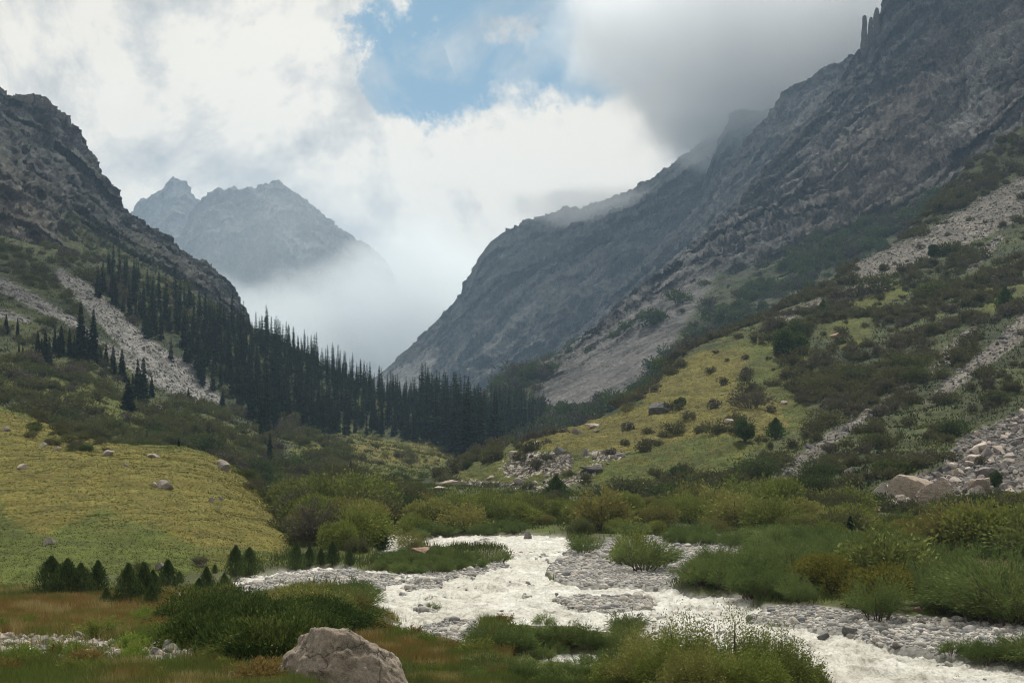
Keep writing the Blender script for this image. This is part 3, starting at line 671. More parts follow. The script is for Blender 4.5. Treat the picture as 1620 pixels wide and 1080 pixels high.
_ico = {}
def ico(k):
    if k not in _ico:
        bm = bmesh.new(); bmesh.ops.create_icosphere(bm, subdivisions=k, radius=1.)
        bm.verts.ensure_lookup_table()
        _ico[k] = (np.array([v.co[:] for v in bm.verts]), np.array([[v.index for v in f.verts] for f in bm.faces])); bm.free()
    return _ico[k]
def stone(seed, sub=2, cuts=7, rough=.12, cut=.6, fine=0., dims=(1, 1, 1), cmax=.95):
    r = np.random.default_rng(seed); v, f = ico(sub); v = v.copy()
    for _ in range(cuts):
        n = rand_dir(1, r)[0]; c = r.uniform(cut, cmax); q = v @ n - c; v -= n * (np.maximum(q, 0) * .93)[:, None]
    nn = norm(v)
    if rough: v = v + nn * ((fbm(v + seed, .9, 3, seed=seed) - .5) * rough * 2)[:, None]
    if fine: v = v + nn * ((fbm(v + seed, .25, 5, .6, True, seed=seed) - .5) * fine * 2)[:, None]
    return v * np.array(dims), f

# plant and stone materials
M_spruce = leaf_mat('spruce_needles', [(.017, .030, .020), (.030, .045, .027), (.046, .062, .034)], .1)
M_bark = rock_mat('bark', [(.05, .035, .025), (.10, .075, .055)], 3., .5, False)
M_jun = leaf_mat('juniper_needles', [(.030, .054, .019), (.058, .090, .030), (.11, .135, .046)], .15)
M_jun2 = leaf_mat('creeping_juniper_needles', [(.018, .036, .010), (.040, .068, .018), (.13, .15, .038)], .15)
M_willow = leaf_mat('willow_leaves', [(.058, .082, .026), (.125, .15, .044), (.21, .215, .070), (.18, .16, .052), (.085, .125, .048)], .15, .75)
M_willow2 = leaf_mat('willow_leaves_bright', [(.085, .12, .028), (.145, .175, .042), (.22, .22, .06)], .2, .3)
M_dull = leaf_mat('dull_scrub_leaves', [(.032, .050, .018), (.056, .080, .027), (.092, .105, .037), (.082, .074, .042), (.060, .088, .027)], .25, .75)
M_bare = leaf_mat('bare_twigs', [(.060, .055, .042), (.105, .092, .072), (.09, .09, .045)], .1, .5)
M_feather = leaf_mat('feathery_leaves', [(.060, .092, .030), (.105, .145, .045), (.17, .195, .070)], .2, .4)
M_yellow = leaf_mat('yellowing_leaves', [(.060, .072, .018), (.105, .108, .024), (.165, .145, .03), (.08, .10, .022)], .25, .3)
M_gravel = rock_mat('river_cobbles', [(.18, .178, .172), (.29, .285, .27), (.40, .385, .36)], 2., .4)
M_rubble = rock_mat('rubble_stone', [(.15, .135, .125), (.27, .24, .22), (.38, .35, .32)], 1., .6)
M_scree = rock_mat('scree_blocks', [(.078, .076, .073), (.135, .130, .124), (.20, .19, .18)], 1., .5)
M_boulder = rock_mat('pale_boulder', [(.13, .115, .10), (.30, .27, .24), (.20, .17, .14)], 1.2, .7)
M_big = rock_mat('lichened_boulder', [(.048, .040, .032), (.145, .115, .088), (.26, .215, .175), (.090, .073, .058)], 1.4, 1.4, False, (.30, .29, .25), True)
M_pink = rock_mat('pinkish_boulder', [(.24, .15, .11), (.36, .25, .20)], 1.2, .5, False)

def leafmesh(name, gen, m1, m2=M_bark):
    (lv, lf), (sv, sf) = gen
    V, Fq = merge([(lv, lf), (sv, sf)])
    return mesh_np(name, V, Fq, [m1, m2], False, np.concatenate([np.zeros(len(lf)), np.ones(len(sf))]))

bpy.context.view_layer.update()
DG = bpy.context.evaluated_depsgraph_get()
def hit(px, py, only=None):
    d = Vector(P(px, py, 1.)).normalized(); o = Vector((0, 0, 0))
    for _ in range(4):
        ok, loc, n, i, ob, mt = scene.ray_cast(DG, o, d)
        if not ok: return None
        if ob.name.startswith('river_water') and only != 'any': o = loc + d * .5; continue
        return np.array(loc)
    return None
def visible(p, eps=.03):
    v = Vector(p); L = v.length; d = v / L
    ok, loc, n, i, ob, mt = scene.ray_cast(DG, Vector((0, 0, 0)), d, distance=L * (1 - eps) - 1)
    return not ok
def drop(x, y):
    ok, loc, n, i, ob, mt = scene.ray_cast(DG, Vector((x, y, 900)), Vector((0, 0, -1)))
    return np.array(loc) if ok else None

def sample(sh, mask, n, r, jitter=True, pw=None):
    """n random points of a landform, by true area, within a mask array 0..1 per vertex"""
    s = SHEETS[sh]; w = s.area * mask
    if pw is not None: w = w * pw
    w = np.where(w > 0, w, 0); c = np.cumsum(w); 
    i = np.searchsorted(c, r.random(n) * c[-1]); i = np.clip(i, 0, len(w) - 1)
    p = s.V[i].copy()
    if jitter:
        j = np.clip(i + 1, 0, len(w) - 1); k = np.clip(i + s.nu, 0, len(w) - 1)
        a, b = r.random((2, n, 1)) * .9
        ok = (np.abs(s.V[j] - p).max(1) < 20)[:, None] & (np.abs(s.V[k] - p).max(1) < 20)[:, None]
        p = np.where(ok, p + (s.V[j] - p) * a + (s.V[k] - p) * b, p)
    return p, i
def inmask(sh, polys, blur=3, jit=0., wl=20.):
    s = SHEETS[sh]; m = raster(polys, blur)
    if jit:
        n = fbm(s.V, wl, 4, seed=91) - .5; n2 = fbm(s.V + 99, wl, 4, seed=92) - .5
        return msample(m, s.px + n * jit, s.py + n2 * jit)
    return msample(m, s.px, s.py)
def scatter_merge(protos, pts, scale, r, tilt=.1, zs=None):
    """many copies of small shapes as one mesh"""
    V, Fs, off = [], [], 0
    which = r.integers(0, len(protos), len(pts))
    for k, (pv, pf) in enumerate(protos):
        ii = np.where(which == k)[0]
        if not len(ii): continue
        a = r.uniform(0, 6.283, len(ii)); c, s = np.cos(a), np.sin(a)
        sc = scale[ii][:, None]
        x = pv[None, :, 0] * sc; y = pv[None, :, 1] * sc; z = pv[None, :, 2] * sc * (1 if zs is None else zs[ii][:, None])
        X = x * c[:, None] - y * s[:, None]; Y = x * s[:, None] + y * c[:, None]
        tx, ty = r.normal(size=(2, len(ii), 1)) * tilt
        Q = np.stack([X + z * tx, Y + z * ty, z - X * tx - Y * ty], -1) + pts[ii][:, None]
        V.append(Q.reshape(-1, 3)); Fs.append((pf[None] + (np.arange(len(ii)) * len(pv))[:, None, None]).reshape(-1, pf.shape[1]) + off); off += Q.size // 3
    return np.concatenate(V), np.concatenate(Fs)

# =================================================================== spruces
SP_F = [leafmesh('spruce_far', spruce(100 + k, 1., .115 + .02 * (k % 3), 34, 9, 3), M_spruce) for k in range(5)]
SP_N = []
for k in range(3):
    c, tr = spruce(140 + k, 1., .13 + .03 * k, 44, 12, 4)
    SP_N.append((mesh_np('spruce_crown', c[0], c[1], [M_spruce]), mesh_np('spruce_trunk', tr[0], tr[1], [M_bark])))
def plant(name, pair, names, loc, h, rz, label, cat, group=None, sxy=1.):
    e = obj(name, None, loc=loc, rot=(0, 0, rz), scale=(h * sxy, h * sxy, h)); tag(e, label, cat, group)
    for nm, me in zip(names, pair): obj(nm, me, e)
    return e
# lone spruces: px, foot py, tip py, width factor, label
LONE = [
 (128, 574, 477, 1.1, 'tallest dark spruce standing above the scree on the shaded slope', None),
 (148, 575, 489, .9, 'second tallest spruce, slimmer, close beside the tallest one above the scree', None),
 (203, 650, 599, 1.7, 'broad low spruce at the foot of the small clump below the scree', None),
 (335, 716, 688, 1.2, 'small lone spruce in the scrub above the grassy hill crest', None),
 (427, 731, 684, 1.0, 'slim lone spruce in front of the scrub at the end of the grassy hill', None),
 (413, 690, 661, 1.0, 'short spruce, the further one of two standing below the forest edge', 'pair'),
 (434, 690, 655, 1.0, 'dark spruce, the taller one of two standing below the forest edge', 'pair'),
 (298, 636, 613, 1.3, 'small pointed spruce at the lower tip of the scree', None),
 (352, 646, 619, 1.3, 'small spruce between the scree tip and the forest', None),
 (555, 749, 728, 1.7, 'small broad dark spruce alone on the pale valley meadow', None),
 (624, 769, 750, 1.3, 'tiny spruce alone at the near edge of the pale valley meadow', None),
 (1345, 858, 815, 1.9, 'small dark spruce rising from the green thicket beside the river', None),
 (283, 706, 690, 1.3, 'very small spruce on the crest line of the grassy hill', None),
 (232, 702, 680, 1.2, 'small faint spruce in the brown scrub above the grassy hill', None),
]
CLUMP = [(10, 527, 497), (28, 535, 502), (60, 562, 522), (72, 577, 524), (78, 575, 532), (87, 560, 519), (97, 562, 514), (110, 563, 518), (118, 566, 530), (66, 570, 535), (30, 559, 541), (36, 559, 546), (159, 577, 549), (168, 581, 541), (179, 593, 546), (193, 602, 552), (218, 628, 566), (227, 640, 565), (240, 627, 594), (210, 640, 590), (92, 566, 530), (138, 572, 520)]
spr_n = 0
def put_spruce(px, py, tip, wf, label, group, near=True):
    global spr_n
    p = hit(px, py)
    if p is None: return
    h = (py - tip) / F * p[1]
    plant('spruce_tree', SP_N[spr_n % 3], ('crown', 'trunk'), tuple(p), h, random.uniform(0, 6), label, 'spruce', group, wf); spr_n += 1
for a in LONE: put_spruce(a[0], a[1], a[2], a[3], a[4], None)
for a in CLUMP: put_spruce(a[0], a[1], a[2], 1.05, 'dark spruce in the loose row between the shaded grass and the scree', 'spruces in the loose row beside the scree')
# the forest
FOREST = [[(150, 470), (175, 420), (212, 440), (236, 455), (262, 470), (300, 482), (350, 505), (400, 530), (480, 566), (560, 606), (640, 640), (700, 664), (760, 680), (862, 698), (868, 708), (800, 722), (742, 742), (722, 722), (690, 704), (650, 698), (600, 694), (560, 688), (500, 690), (460, 672), (420, 690), (395, 660), (365, 650), (350, 632), (310, 610), (280, 580), (240, 545), (215, 515), (190, 490)]]
r = np.random.default_rng(8)
s_ = SHEETS['left_slope']; fm = (inmask('left_slope', FOREST, 2) > .5) * 1.
dens = .6 + sstep(280, 420, s_.px) * .8 + sstep(640, 720, s_.px) * 1.6
pts, _ = sample('left_slope', fm * dens, 1900, r)
keep = []
pp = pts.copy()
for i in np.argsort(pts[:, 1]):        # keep trees a few metres apart
    if all((pts[i, 0] - pts[j, 0]) ** 2 + (pts[i, 1] - pts[j, 1]) ** 2 > 11 for j in keep[-260:]): keep.append(i)
pts = pts[keep]
hs = r.uniform(10, 20, len(pts)) * np.where(pix(pts)[0] < 250, .85, np.where(pix(pts)[0] > 665, 1.65, 1)) * (1 - .25 * (r.random(len(pts)) < .25)); top = pts + np.stack([hs * 0, hs * 0, hs * .95], -1)
vis = np.array([visible(q, .0) for q in top]); 
order = [i for i in np.argsort(pts[:, 1]) if vis[i]]
n_ind = 285 - spr_n
for i in order[:n_ind]:
    o = obj('spruce_tree', SP_F[i % 5], loc=tuple(pts[i]), rot=(0, 0, r.uniform(0, 6)), scale=(hs[i] * r.uniform(.85, 1.25), hs[i] * r.uniform(.85, 1.25), hs[i]))
    tag(o, 'dark narrow spruce crowded in the forest on the valley side', 'spruce', 'spruces of the dense forest')
rest = np.array(order[n_ind:])
if len(rest):
    pr = []
    for k in range(3):
        c, tr = spruce(180 + k, 1., .13, 30, 8, 2); pr.append(merge([c, tr]))
    V, Fq = scatter_merge(pr, pts[rest], hs[rest], r, .01)
    o = obj('spruce_forest', mesh_np('spruce_forest', V, Fq, [M_spruce])); tag(o, 'far ranks of the dark spruce forest up the hillside', 'forest', None, 'stuff')
print('forest', len(order), 'ind', n_ind)

# =================================================================== shrubs on the slopes
B_F = [blob_shrub(200 + k, 1., .85, 420, .22, .12, 8) for k in range(4)] + [shoot_shrub(210 + k, 40, 1., .9, 12, .24, .10, twig=.12) for k in range(4)]
def tri_merge(g): return merge([g[0], g[1]])
B_M_d = [leafmesh('scrub_shrub', blob_shrub(230 + k, 1., .9, 1100, .13, .07, 10), M_dull) for k in range(4)]
B_M_b = [leafmesh('bare_shrub', shoot_shrub(240 + k, 90, 1., .95, 14, .20, .035, twig=.10, side=.5), M_bare) for k in range(3)]
B_M_g = [leafmesh('scrub_shrub', shoot_shrub(250 + k, 80, 1., .95, 18, .13, .06, twig=.13), M_dull) for k in range(4)]
def shrubs(sh, mask, n, size, n_ind, label, group, stuffname, stufflabel, r, minsize=.8, pw=None, clump=14., mats=None, protos=None):
    s = SHEETS[sh]
    cl = sstep(.42, .62, fbm(s.V, clump, 3, seed=r.integers(99)))
    pts, idx = sample(sh, mask * (.15 + cl), n, r, pw=pw)
    hs = size * r.lognormal(0, .38, len(pts)) * .8
    pts[:, 2] -= hs * .08
    top = pts + np.stack([hs * 0, hs * 0, hs * .9], -1)
    vis = np.array([visible(q, .0) for q in top])
    big = np.argsort(-(hs / pts[:, 1]) * vis)[:min(n_ind, int(vis.sum()))]; ind = np.zeros(len(pts), bool); ind[big] = True
    for i in big:
        me = (protos or (B_M_d + B_M_b[:1] + B_M_g + B_M_d))[int(r.integers(0, len(protos or (B_M_d + B_M_b[:1] + B_M_g + B_M_d))))]
        o = obj('hillside_shrub', me, loc=tuple(pts[i]), rot=(0, 0, r.uniform(0, 6)), scale=(hs[i] * r.uniform(.9, 1.5), hs[i] * r.uniform(.9, 1.5), hs[i])); tag(o, label, 'shrub', group)
    k = ~ind & vis
    if k.sum() < 8: return
    V, Fq = scatter_merge([tri_merge(g) for g in B_F], pts[k], hs[k] * 1.1, r, .05)
    nf = len(Fq); 
    o = obj(stuffname, mesh_np(stuffname, V, Fq, mats or [M_dull, M_bare], False, (np.floor(fbm(V[Fq[:, 0]], 30, 2) * 9) % 4 == 0) * 1.)); tag(o, stufflabel, 'scrub', None, 'stuff')
r = np.random.default_rng(21)
SCR_L = [[(-60, 560), (60, 560), (160, 620), (240, 650), (330, 660), (420, 690), (470, 690), (520, 700), (560, 745), (500, 790), (430, 790), (340, 740), (240, 715), (120, 690), (0, 660), (-60, 650)]]
noscree = 1 - np.clip(inmask('left_slope', SCREE_L, 2) * 1.6, 0, 1)
sl = SHEETS['left_slope']
m1 = (inmask('left_slope', SCR_L, 8, 30) + .22 * (sl.px < 480) + .3 * inmask('left_slope', [[(-100, 380), (130, 400), (240, 450), (400, 512), (470, 560), (380, 560), (200, 500), (0, 450)]], 5)) * noscree
near_w = (350 / np.clip(sl.V[:, 1], 250, 2000)) ** .7
shrubs('left_slope', m1, 1500, 2.7, 78, 'low dull shrub in the brown scrub on the shaded slope', 'shrubs of the brown scrub above the grassy hill', 'hillside_scrub', 'brown green scrub covering the shaded slope below the spruces', r, pw=near_w)
r = np.random.default_rng(22)
sr = SHEETS['right_slope']
openk = inmask('right_slope', [[(640, 800), (690, 765), (800, 715), (900, 670), (1000, 640), (1060, 590), (1120, 550), (1190, 560), (1240, 600), (1270, 640), (1260, 690), (1150, 720), (1100, 765), (1000, 775), (900, 785), (760, 795)]], 6, 14)
rock_scree = np.clip(inmask('right_slope', SCREE_R, 2) * .93 + inmask('right_slope', RUBBLE and [RUBBLE], 2) * 2, 0, .97)
m2 = np.clip(1 - openk * .93, 0, 1) * (1 - rock_scree) * (sr.px > 690)
near_w = (300 / np.clip(sr.V[:, 1], 180, 2000)) ** .6
shrubs('right_slope', m2, 4000, 2.35, 112, 'dull green shrub in the dense scrub on the slope under the scree', 'shrubs of the scrub on the steep slope under the scree', 'hillside_scrub', 'dense dull scrub covering the steep slope between the scree runs', r, pw=near_w, clump=20.)
r = np.random.default_rng(23)
sw = SHEETS['wall']
m3 = (1 - np.clip(inmask('wall', [[(840, 650), (866, 600), (905, 560), (960, 512), (1040, 462), (1115, 425), (1150, 420), (1070, 520), (1000, 610), (940, 640)]], 3) * 1.3, 0, .95)) * inmask('wall', [[(700, 740), (790, 650), (870, 650), (1010, 620), (1070, 560), (1160, 520), (1300, 440), (1440, 370), (1500, 300), (1400, 340), (1250, 410), (1100, 520), (1060, 700), (900, 760)], [(780, 615), (860, 590), (1000, 515), (1110, 440), (1120, 460), (1000, 540), (870, 600), (800, 640)]], 4, 15)
shrubs('wall', m3 * (sw.py < 760), 800, 6., 0, '', '', 'far_scrub', 'hazy scrub along the foot of the dark rock wall', r)

# lone trees and bushes on the knoll
def near_tree(seed, H, R, kind='jun', mat=None):
    if kind == 'jun': c, s = cone_tree(seed, 1., R, 2600, .085, .04)
    elif kind == 'round': c, s = blob_shrub(seed, 1., R, 3200, .075, .05, 12)
    else: c, s = shoot_shrub(seed, 160, 1., R, 26, .06, .028, twig=.11)
    return (mesh_np('crown', c[0], c[1], [mat or M_jun]), mesh_np('stem', s[0], s[1], [M_bark]))
r = np.random.default_rng(31)
KT = [(1075, 645, 621, .42, 'round', 'small dark bushy tree beside a grey boulder on the knoll crest'), (1178, 698, 650, .36, 'round', 'tall dark bushy tree on the golden grass of the knoll'),
      (1227, 694, 661, .42, 'jun', 'dark pointed tree next to the tall bushy one at the edge of the golden grass'), (1069, 769, 726, .42, 'round', 'dark full tree at the lower edge of the knoll'),
      (1478, 409, 380, .35, 'round', 'dark lone tree standing in the middle of the upper scree field'), (880, 796, 752, .42, 'jun', 'dark conical tree in the thicket in front of the rocky band'),
      (1128, 794, 760, .5, 'round', 'dark round tree in the thicket under the knoll'), (1255, 794, 766, .45, 'jun', 'small dark pointed tree in the thicket below the scree run'),
      (773, 725, 708, .6, 'round', 'dark round bush on the skyline of the knoll before the spruce forest'), (738, 741, 726, .7, 'round', 'smaller dark bush lowest on the knoll skyline before the forest'),
      (991, 652, 638, .8, 'shoot', 'dull round bush on the knoll skyline beside the boulder'), (1003, 632, 618, .8, 'shoot', 'dark bush at the point where the knoll meets the scrub'),
      (420, 765, 743, .55, 'round', 'dark rounded bush on the rim of the grassy hill'), (1252, 560, 505, .5, 'round', 'largest dark tree in the scrub above the golden grass'),
      (1302, 500, 474, .3, 'jun', 'thin dark tree beside a pale rock high in the scrub'), (1572, 770, 738, .4, 'round', 'young green tree growing among the rubble blocks'),
      (1590, 490, 455, .4, 'jun', 'dark tree between the two lower scree runs')]
for k, (px, py, tip, R_, kd, lab) in enumerate(KT):
    p = hit(px, py)
    if p is None: continue
    h = (py - tip) / F * p[1]
    plant('bushy_tree', near_tree(300 + k, 1., R_, kd, M_jun if kd != 'shoot' else M_willow), ('crown', 'trunk'), tuple(p), h, 0, lab, 'tree')

# =================================================================== junipers in front of the grassy hill
JUN = [(107, 949, 897, .45, 'dull brownish juniper, broad and loose, at the left end of the juniper row'), (82, 946, 893, .42, 'loose brownish juniper beside the broad one behind the orange grass'), (128, 948, 902, .4, None), (155, 944, 898, .26, 'slender dark juniper, first clean spire after the loose brown ones'), (168, 961, 935, .35, None),
 (203, 957, 904, .27, 'tall dark juniper spire alone in the middle of the row'), (228, 953, 902, .28, 'dark juniper spire, taller of a pair leaning together'), (242, 950, 911, .3, None), (240, 962, 931, .33, None), (266, 938, 896, .35, 'wide dark juniper behind the white stones'), (284, 921, 906, .4, None),
 (315, 942, 919, .4, 'short juniper at the foot of a taller one beside the dark mat'), (327, 938, 904, .3, 'pointed juniper just behind the dark creeping mat'), (355, 931, 910, .32, 'small juniper between the creeping mat and the pale gravel'), (340, 906, 894, .35, None),
 (373, 911, 872, .3, 'dark juniper spire at the base of the grassy hill, next to a softer one'), (395, 909, 874, .36, 'softer grey green juniper beside the dark spire at the hill base'), (367, 932, 923, .4, None),
 (469, 903, 868, .26, 'tallest of the four small junipers on the spit beside the gravel'), (490, 896, 870, .27, None), (508, 894, 872, .3, None), (526, 893, 864, .3, None), (605, 877, 845, .22, 'narrow dark juniper at the edge of the island grass'), (553, 894, 872, .3, None), (548, 863, 846, .35, None), (276, 967, 948, .42, 'low round juniper at the corner of the creeping mat'), (184, 960, 942, .5, None)]
def near_jun(seed, R):
    c, s = cone_tree(seed, 1., R, 3600, .07, .022); return (mesh_np('crown', c[0], c[1], [M_jun]), mesh_np('stem', s[0], s[1], [M_bark]))
JP = [near_jun(330 + k, .28 + .05 * k) for k in range(5)]
for k, (px, py, tip, R_, lab) in enumerate(JUN):
    p = hit(px, py)
    if p is None: continue
    h = 1.28 * (py - tip) / F * p[1]; j = int(np.clip(round((R_ - .28) / .05), 0, 4))
    plant('juniper_tree', JP[j], ('crown', 'trunk'), tuple(p - np.array([0, 0, .05])), h, random.uniform(0, 6), lab or 'small dark juniper filling the gaps of the juniper row below the hill', 'juniper', None if lab else 'small junipers in the row below the hill')

# =================================================================== willows and riverside thickets
fl = SHEETS['floor']
dry = (1 - np.clip(sstep(.1, .35, np.maximum(fl.w, fl.g)), 0, 1))
def on_floor(px, py):
    p = hit(px, py); return p
WIL_ALL = [leafmesh('willow', shoot_shrub(400 + k, 150, 1., .66 + .12 * (k % 3), 22, .11, .05, spread=1.3, twig=.11), [M_willow, M_willow2, M_willow, M_dull][k % 4]) for k in range(4)] + [leafmesh('willow', blob_shrub(410 + k, 1., .8, 5600, .072, .038, 9 + 2 * k, .4), [M_willow, M_willow2, M_willow, M_dull][k % 4]) for k in range(6)]
FEA = [leafmesh('feathery', shoot_shrub(430 + k, 120, 1., .85, 23, .14, .026, spread=1.15, curve=.5, side=.35, start=.2, twig=.06, ragged=.2), M_feather) for k in range(5)]
FEA_L = [leafmesh('feathery_tall', shoot_shrub(436 + k, 260, 1., .85, 34, .075, .016, spread=1.1, curve=.5, side=.4, start=.15, twig=.045, ragged=.25), M_feather) for k in range(3)]
YEL = [leafmesh('yellowing', blob_shrub(450 + k, 1., .8, 5200, .06, .035, 13, .5), M_yellow) for k in range(3)]
r = np.random.default_rng(41)
WP = [(440, 795), (520, 778), (640, 790), (760, 798), (900, 800), (1000, 800), (1200, 796), (1400, 806), (1620, 812), (1760, 815), (1760, 893), (1560, 885), (1480, 880), (1400, 868), (1300, 862), (1240, 850), (1180, 850), (1050, 850), (900, 846), (800, 848), (700, 848), (620, 850), (612, 868), (560, 878), (490, 885), (460, 850)]
mw = inmask('floor', [WP], 3) * (dry > .6)
pts, ix = sample('floor', (mw > .5) * 1., 900, r, pw=(180. / np.clip(fl.V[:, 1], 80, 900)) ** .8)
sel = []
hs = np.clip(r.lognormal(1.12, .36, len(pts)), 1.4, 6) * (1 - .25 * ((pix(pts)[0] > 620) & (pix(pts)[0] < 1080)))
for i in range(len(pts)):
    if len(sel) >= 262: break
    if all((pts[i, 0] - pts[j, 0]) ** 2 + (pts[i, 1] - pts[j, 1]) ** 2 > (.42 * (hs[i] + hs[j]) * .9) ** 2 for j in sel): sel.append(i)
def in_front_of(p, h, w):
    """a plant that would stand before the slabs and the ledge the photo leaves clear"""
    x, y = pix(p); t = HY - (p[2] + h) / p[1] * F; hw = w / p[1] * F
    for x0, x1, y0, y1 in ((1385, 1500, 752, 797), (1500, 1570, 745, 782), (1380, 1398, 795, 808), (690, 935, 715, 772)):
        if x + hw > x0 and x - hw < x1 and t < y1 and y > y0: return True
    return False
sel = [i for i in sel if not in_front_of(pts[i], hs[i] * .85, hs[i] * .6)]
for i in sel:
    o = obj('willow_shrub', WIL_ALL[int(r.integers(0, 10))], loc=tuple(pts[i] - [0, 0, .15]), rot=(0, 0, r.uniform(0, 6)), scale=(hs[i] * r.uniform(.85, 1.2), hs[i] * r.uniform(.85, 1.2), hs[i]))
    tag(o, 'olive green willow shrub in the wide thicket behind the river', 'shrub', 'willows of the thicket behind the river')
shrubs('meadow', inmask('meadow', [[(395, 735), (430, 765), (470, 810), (490, 890), (462, 892), (452, 850), (425, 800), (385, 760)]], 2) + .35 * inmask('meadow', [[(55, 655), (170, 692), (150, 725), (90, 712), (50, 690)], [(150, 905), (340, 885), (340, 925), (150, 940)]], 3), 170, 1.1, 66, 'low bush on the rim or foot of the grassy hill', 'low bushes fringing the grassy hill', 'hill_scrub', 'scattered tiny scrub fringing the grassy hill', np.random.default_rng(44), clump=5.)
# low willows and bushes on the valley meadow further up
mv = inmask('floor', [[(430, 740), (760, 740), (760, 785), (430, 800)]], 3) + 0
mvl = inmask('left_slope', [[(440, 700), (560, 700), (720, 725), (740, 765), (650, 790), (430, 800), (420, 760)]], 6, 20)
shrubs('left_slope', mvl, 200, 1.6, 38, 'small grey green shrub on the pale meadow in front of the forest', 'shrubs on the pale meadow in front of the forest', 'meadow_scrub', 'thin low scrub on the pale valley meadow', np.random.default_rng(45), mats=[M_willow, M_dull])
# big shrubs closing off the right end of the grassy hill
for k, (px, py, tip, w_, lab) in enumerate([(470, 832, 770, .55, 'tall grey brown bush at the right flank of the grassy hill'), (505, 862, 778, .5, 'tallest bare stemmed bush at the foot of the hill flank'), (488, 850, 800, .7, 'dull bush filling the gap under the tall bare stemmed one'), (535, 850, 800, .7, 'olive bush between the hill flank and the dark green bush'), (575, 856, 812, .9, 'dark green wide bush at the upstream end of the river'), (452, 800, 762, .7, 'dull bush at the upper corner of the hill flank'), (648, 866, 836, .9, 'low green bush at the first bend of the river')]):
    p = hit(px, py)
    if p is None: continue
    h = (py - tip) / F * p[1]
    m = [M_bare, M_bare, M_dull, M_willow, M_jun2, M_dull, M_willow][k]
    c, s = shoot_shrub(470 + k, 170, 1., w_, 26, .07, .03, spread=1.2, twig=.12)
    plant('hill_foot_bush', (mesh_np('foliage', c[0], c[1], [m]), mesh_np('stem', s[0], s[1], [M_bark])), ('foliage', 'stem'), tuple(p - [0, 0, .1]), h, 0, lab, 'bush')
def feather(poly, n, h, label, group, r, protos=FEA, name='feathery_shrub', cat='shrub', dd=.55):
    m = inmask('floor', [poly], 1) * (fl.V[:, 1] > 44)
    pts, _ = sample('floor', (m > .5) * 1. + 1e-9 * m, n * 5, r); got = []
    for i in range(len(pts)):
        if len(got) >= n: break
        if all((pts[i, 0] - pts[j, 0]) ** 2 + (pts[i, 1] - pts[j, 1]) ** 2 > (h * dd) ** 2 for j in got): got.append(i)
    for i in got:
        gx, gy = pix(pts[i])
        if 1290 < gx < 1455 and 900 < gy < 974: continue
        z = h * r.uniform(.7, 1.2)
        o = obj(name, protos[int(r.integers(0, len(protos)))], loc=(pts[i, 0], pts[i, 1], max(pts[i, 2], WZ - .1) - .05), rot=(0, 0, r.uniform(0, 6)), scale=(z * r.uniform(.9, 1.25), z * r.uniform(.9, 1.25), z)); tag(o, label, cat, group)
r = np.random.default_rng(42)
feather([(1055, 938), (1090, 915), (1160, 895), (1200, 870), (1250, 862), (1330, 866), (1450, 885), (1530, 915), (1530, 960), (1500, 985), (1380, 985), (1290, 972), (1215, 962), (1150, 950)], 120, 2.0, 'blue green feathery shrub in the large thicket on the far bank below the rubble', 'feathery shrubs of the large riverside thicket', r, FEA + FEA_L + FEA_L)
feather([(585, 908), (620, 890), (700, 878), (760, 884), (802, 889), (795, 894), (720, 906), (640, 914)], 60, .85, 'low feathery shrub on the island at the upstream bend', 'feathery shrubs on the upstream island', r)
feather([(742, 1034), (770, 1018), (830, 1014), (900, 1017), (960, 1020), (995, 1026), (1000, 1036), (940, 1032), (860, 1030), (790, 1034)], 50, .98, 'bright green feathery shrub on the island nearest the big boulder', 'feathery shrubs on the nearest island', r)
feather([(620, 1072), (700, 1062), (780, 1060), (840, 1062), (1000, 1070), (1050, 1080), (1000, 1100), (600, 1100)], 34, .75, 'low green shrub along the near edge of the river beside the big boulder', 'low shrubs along the near river edge', r)
feather([(1515, 985), (1540, 965), (1640, 965), (1760, 980), (1760, 1000), (1620, 995)], 16, 3.1, 'tall dark feathery shrub behind the pale cobble bar at the frame edge', 'tall feathery shrubs behind the cobble bar', r, FEA_L)
feather([(1480, 1035), (1560, 1040), (1700, 1050), (1800, 1070), (1700, 1066), (1560, 1054)], 30, 1.0, 'low green feathery shrub on the outer end of the cobble bar', 'low shrubs on the end of the cobble bar', r)
feather([(540, 955), (590, 950), (590, 975), (555, 975)], 7, 1.2, 'small feathery shrub on the left shore of the river above the orange grass', 'small feathery shrubs on the left shore', r)
feather([(455, 965), (560, 955), (560, 975), (500, 985)], 8, 1.35, 'grey green willow between the creeping mat and the river', 'willows between the creeping mat and the river', r, WIL_ALL[:3], 'willow_shrub')
feather([(670, 973), (690, 973), (690, 977), (670, 977)], 2, .6, 'tiny tuft of feathery shrub on the small gravel spit in the river', 'tufts on the small gravel spit', r)
feather([(1000, 852), (1240, 850), (1300, 862), (1180, 868), (1000, 860)], 26, 1.6, 'green feathery shrub along the back edge of the broad gravel bar', 'feathery shrubs behind the broad gravel bar', r)
feather([(640, 852), (780, 850), (830, 848), (820, 840), (640, 842)], 26, 1.2, 'green feathery shrub lining the far bank upstream', 'feathery shrubs lining the far bank upstream', r)
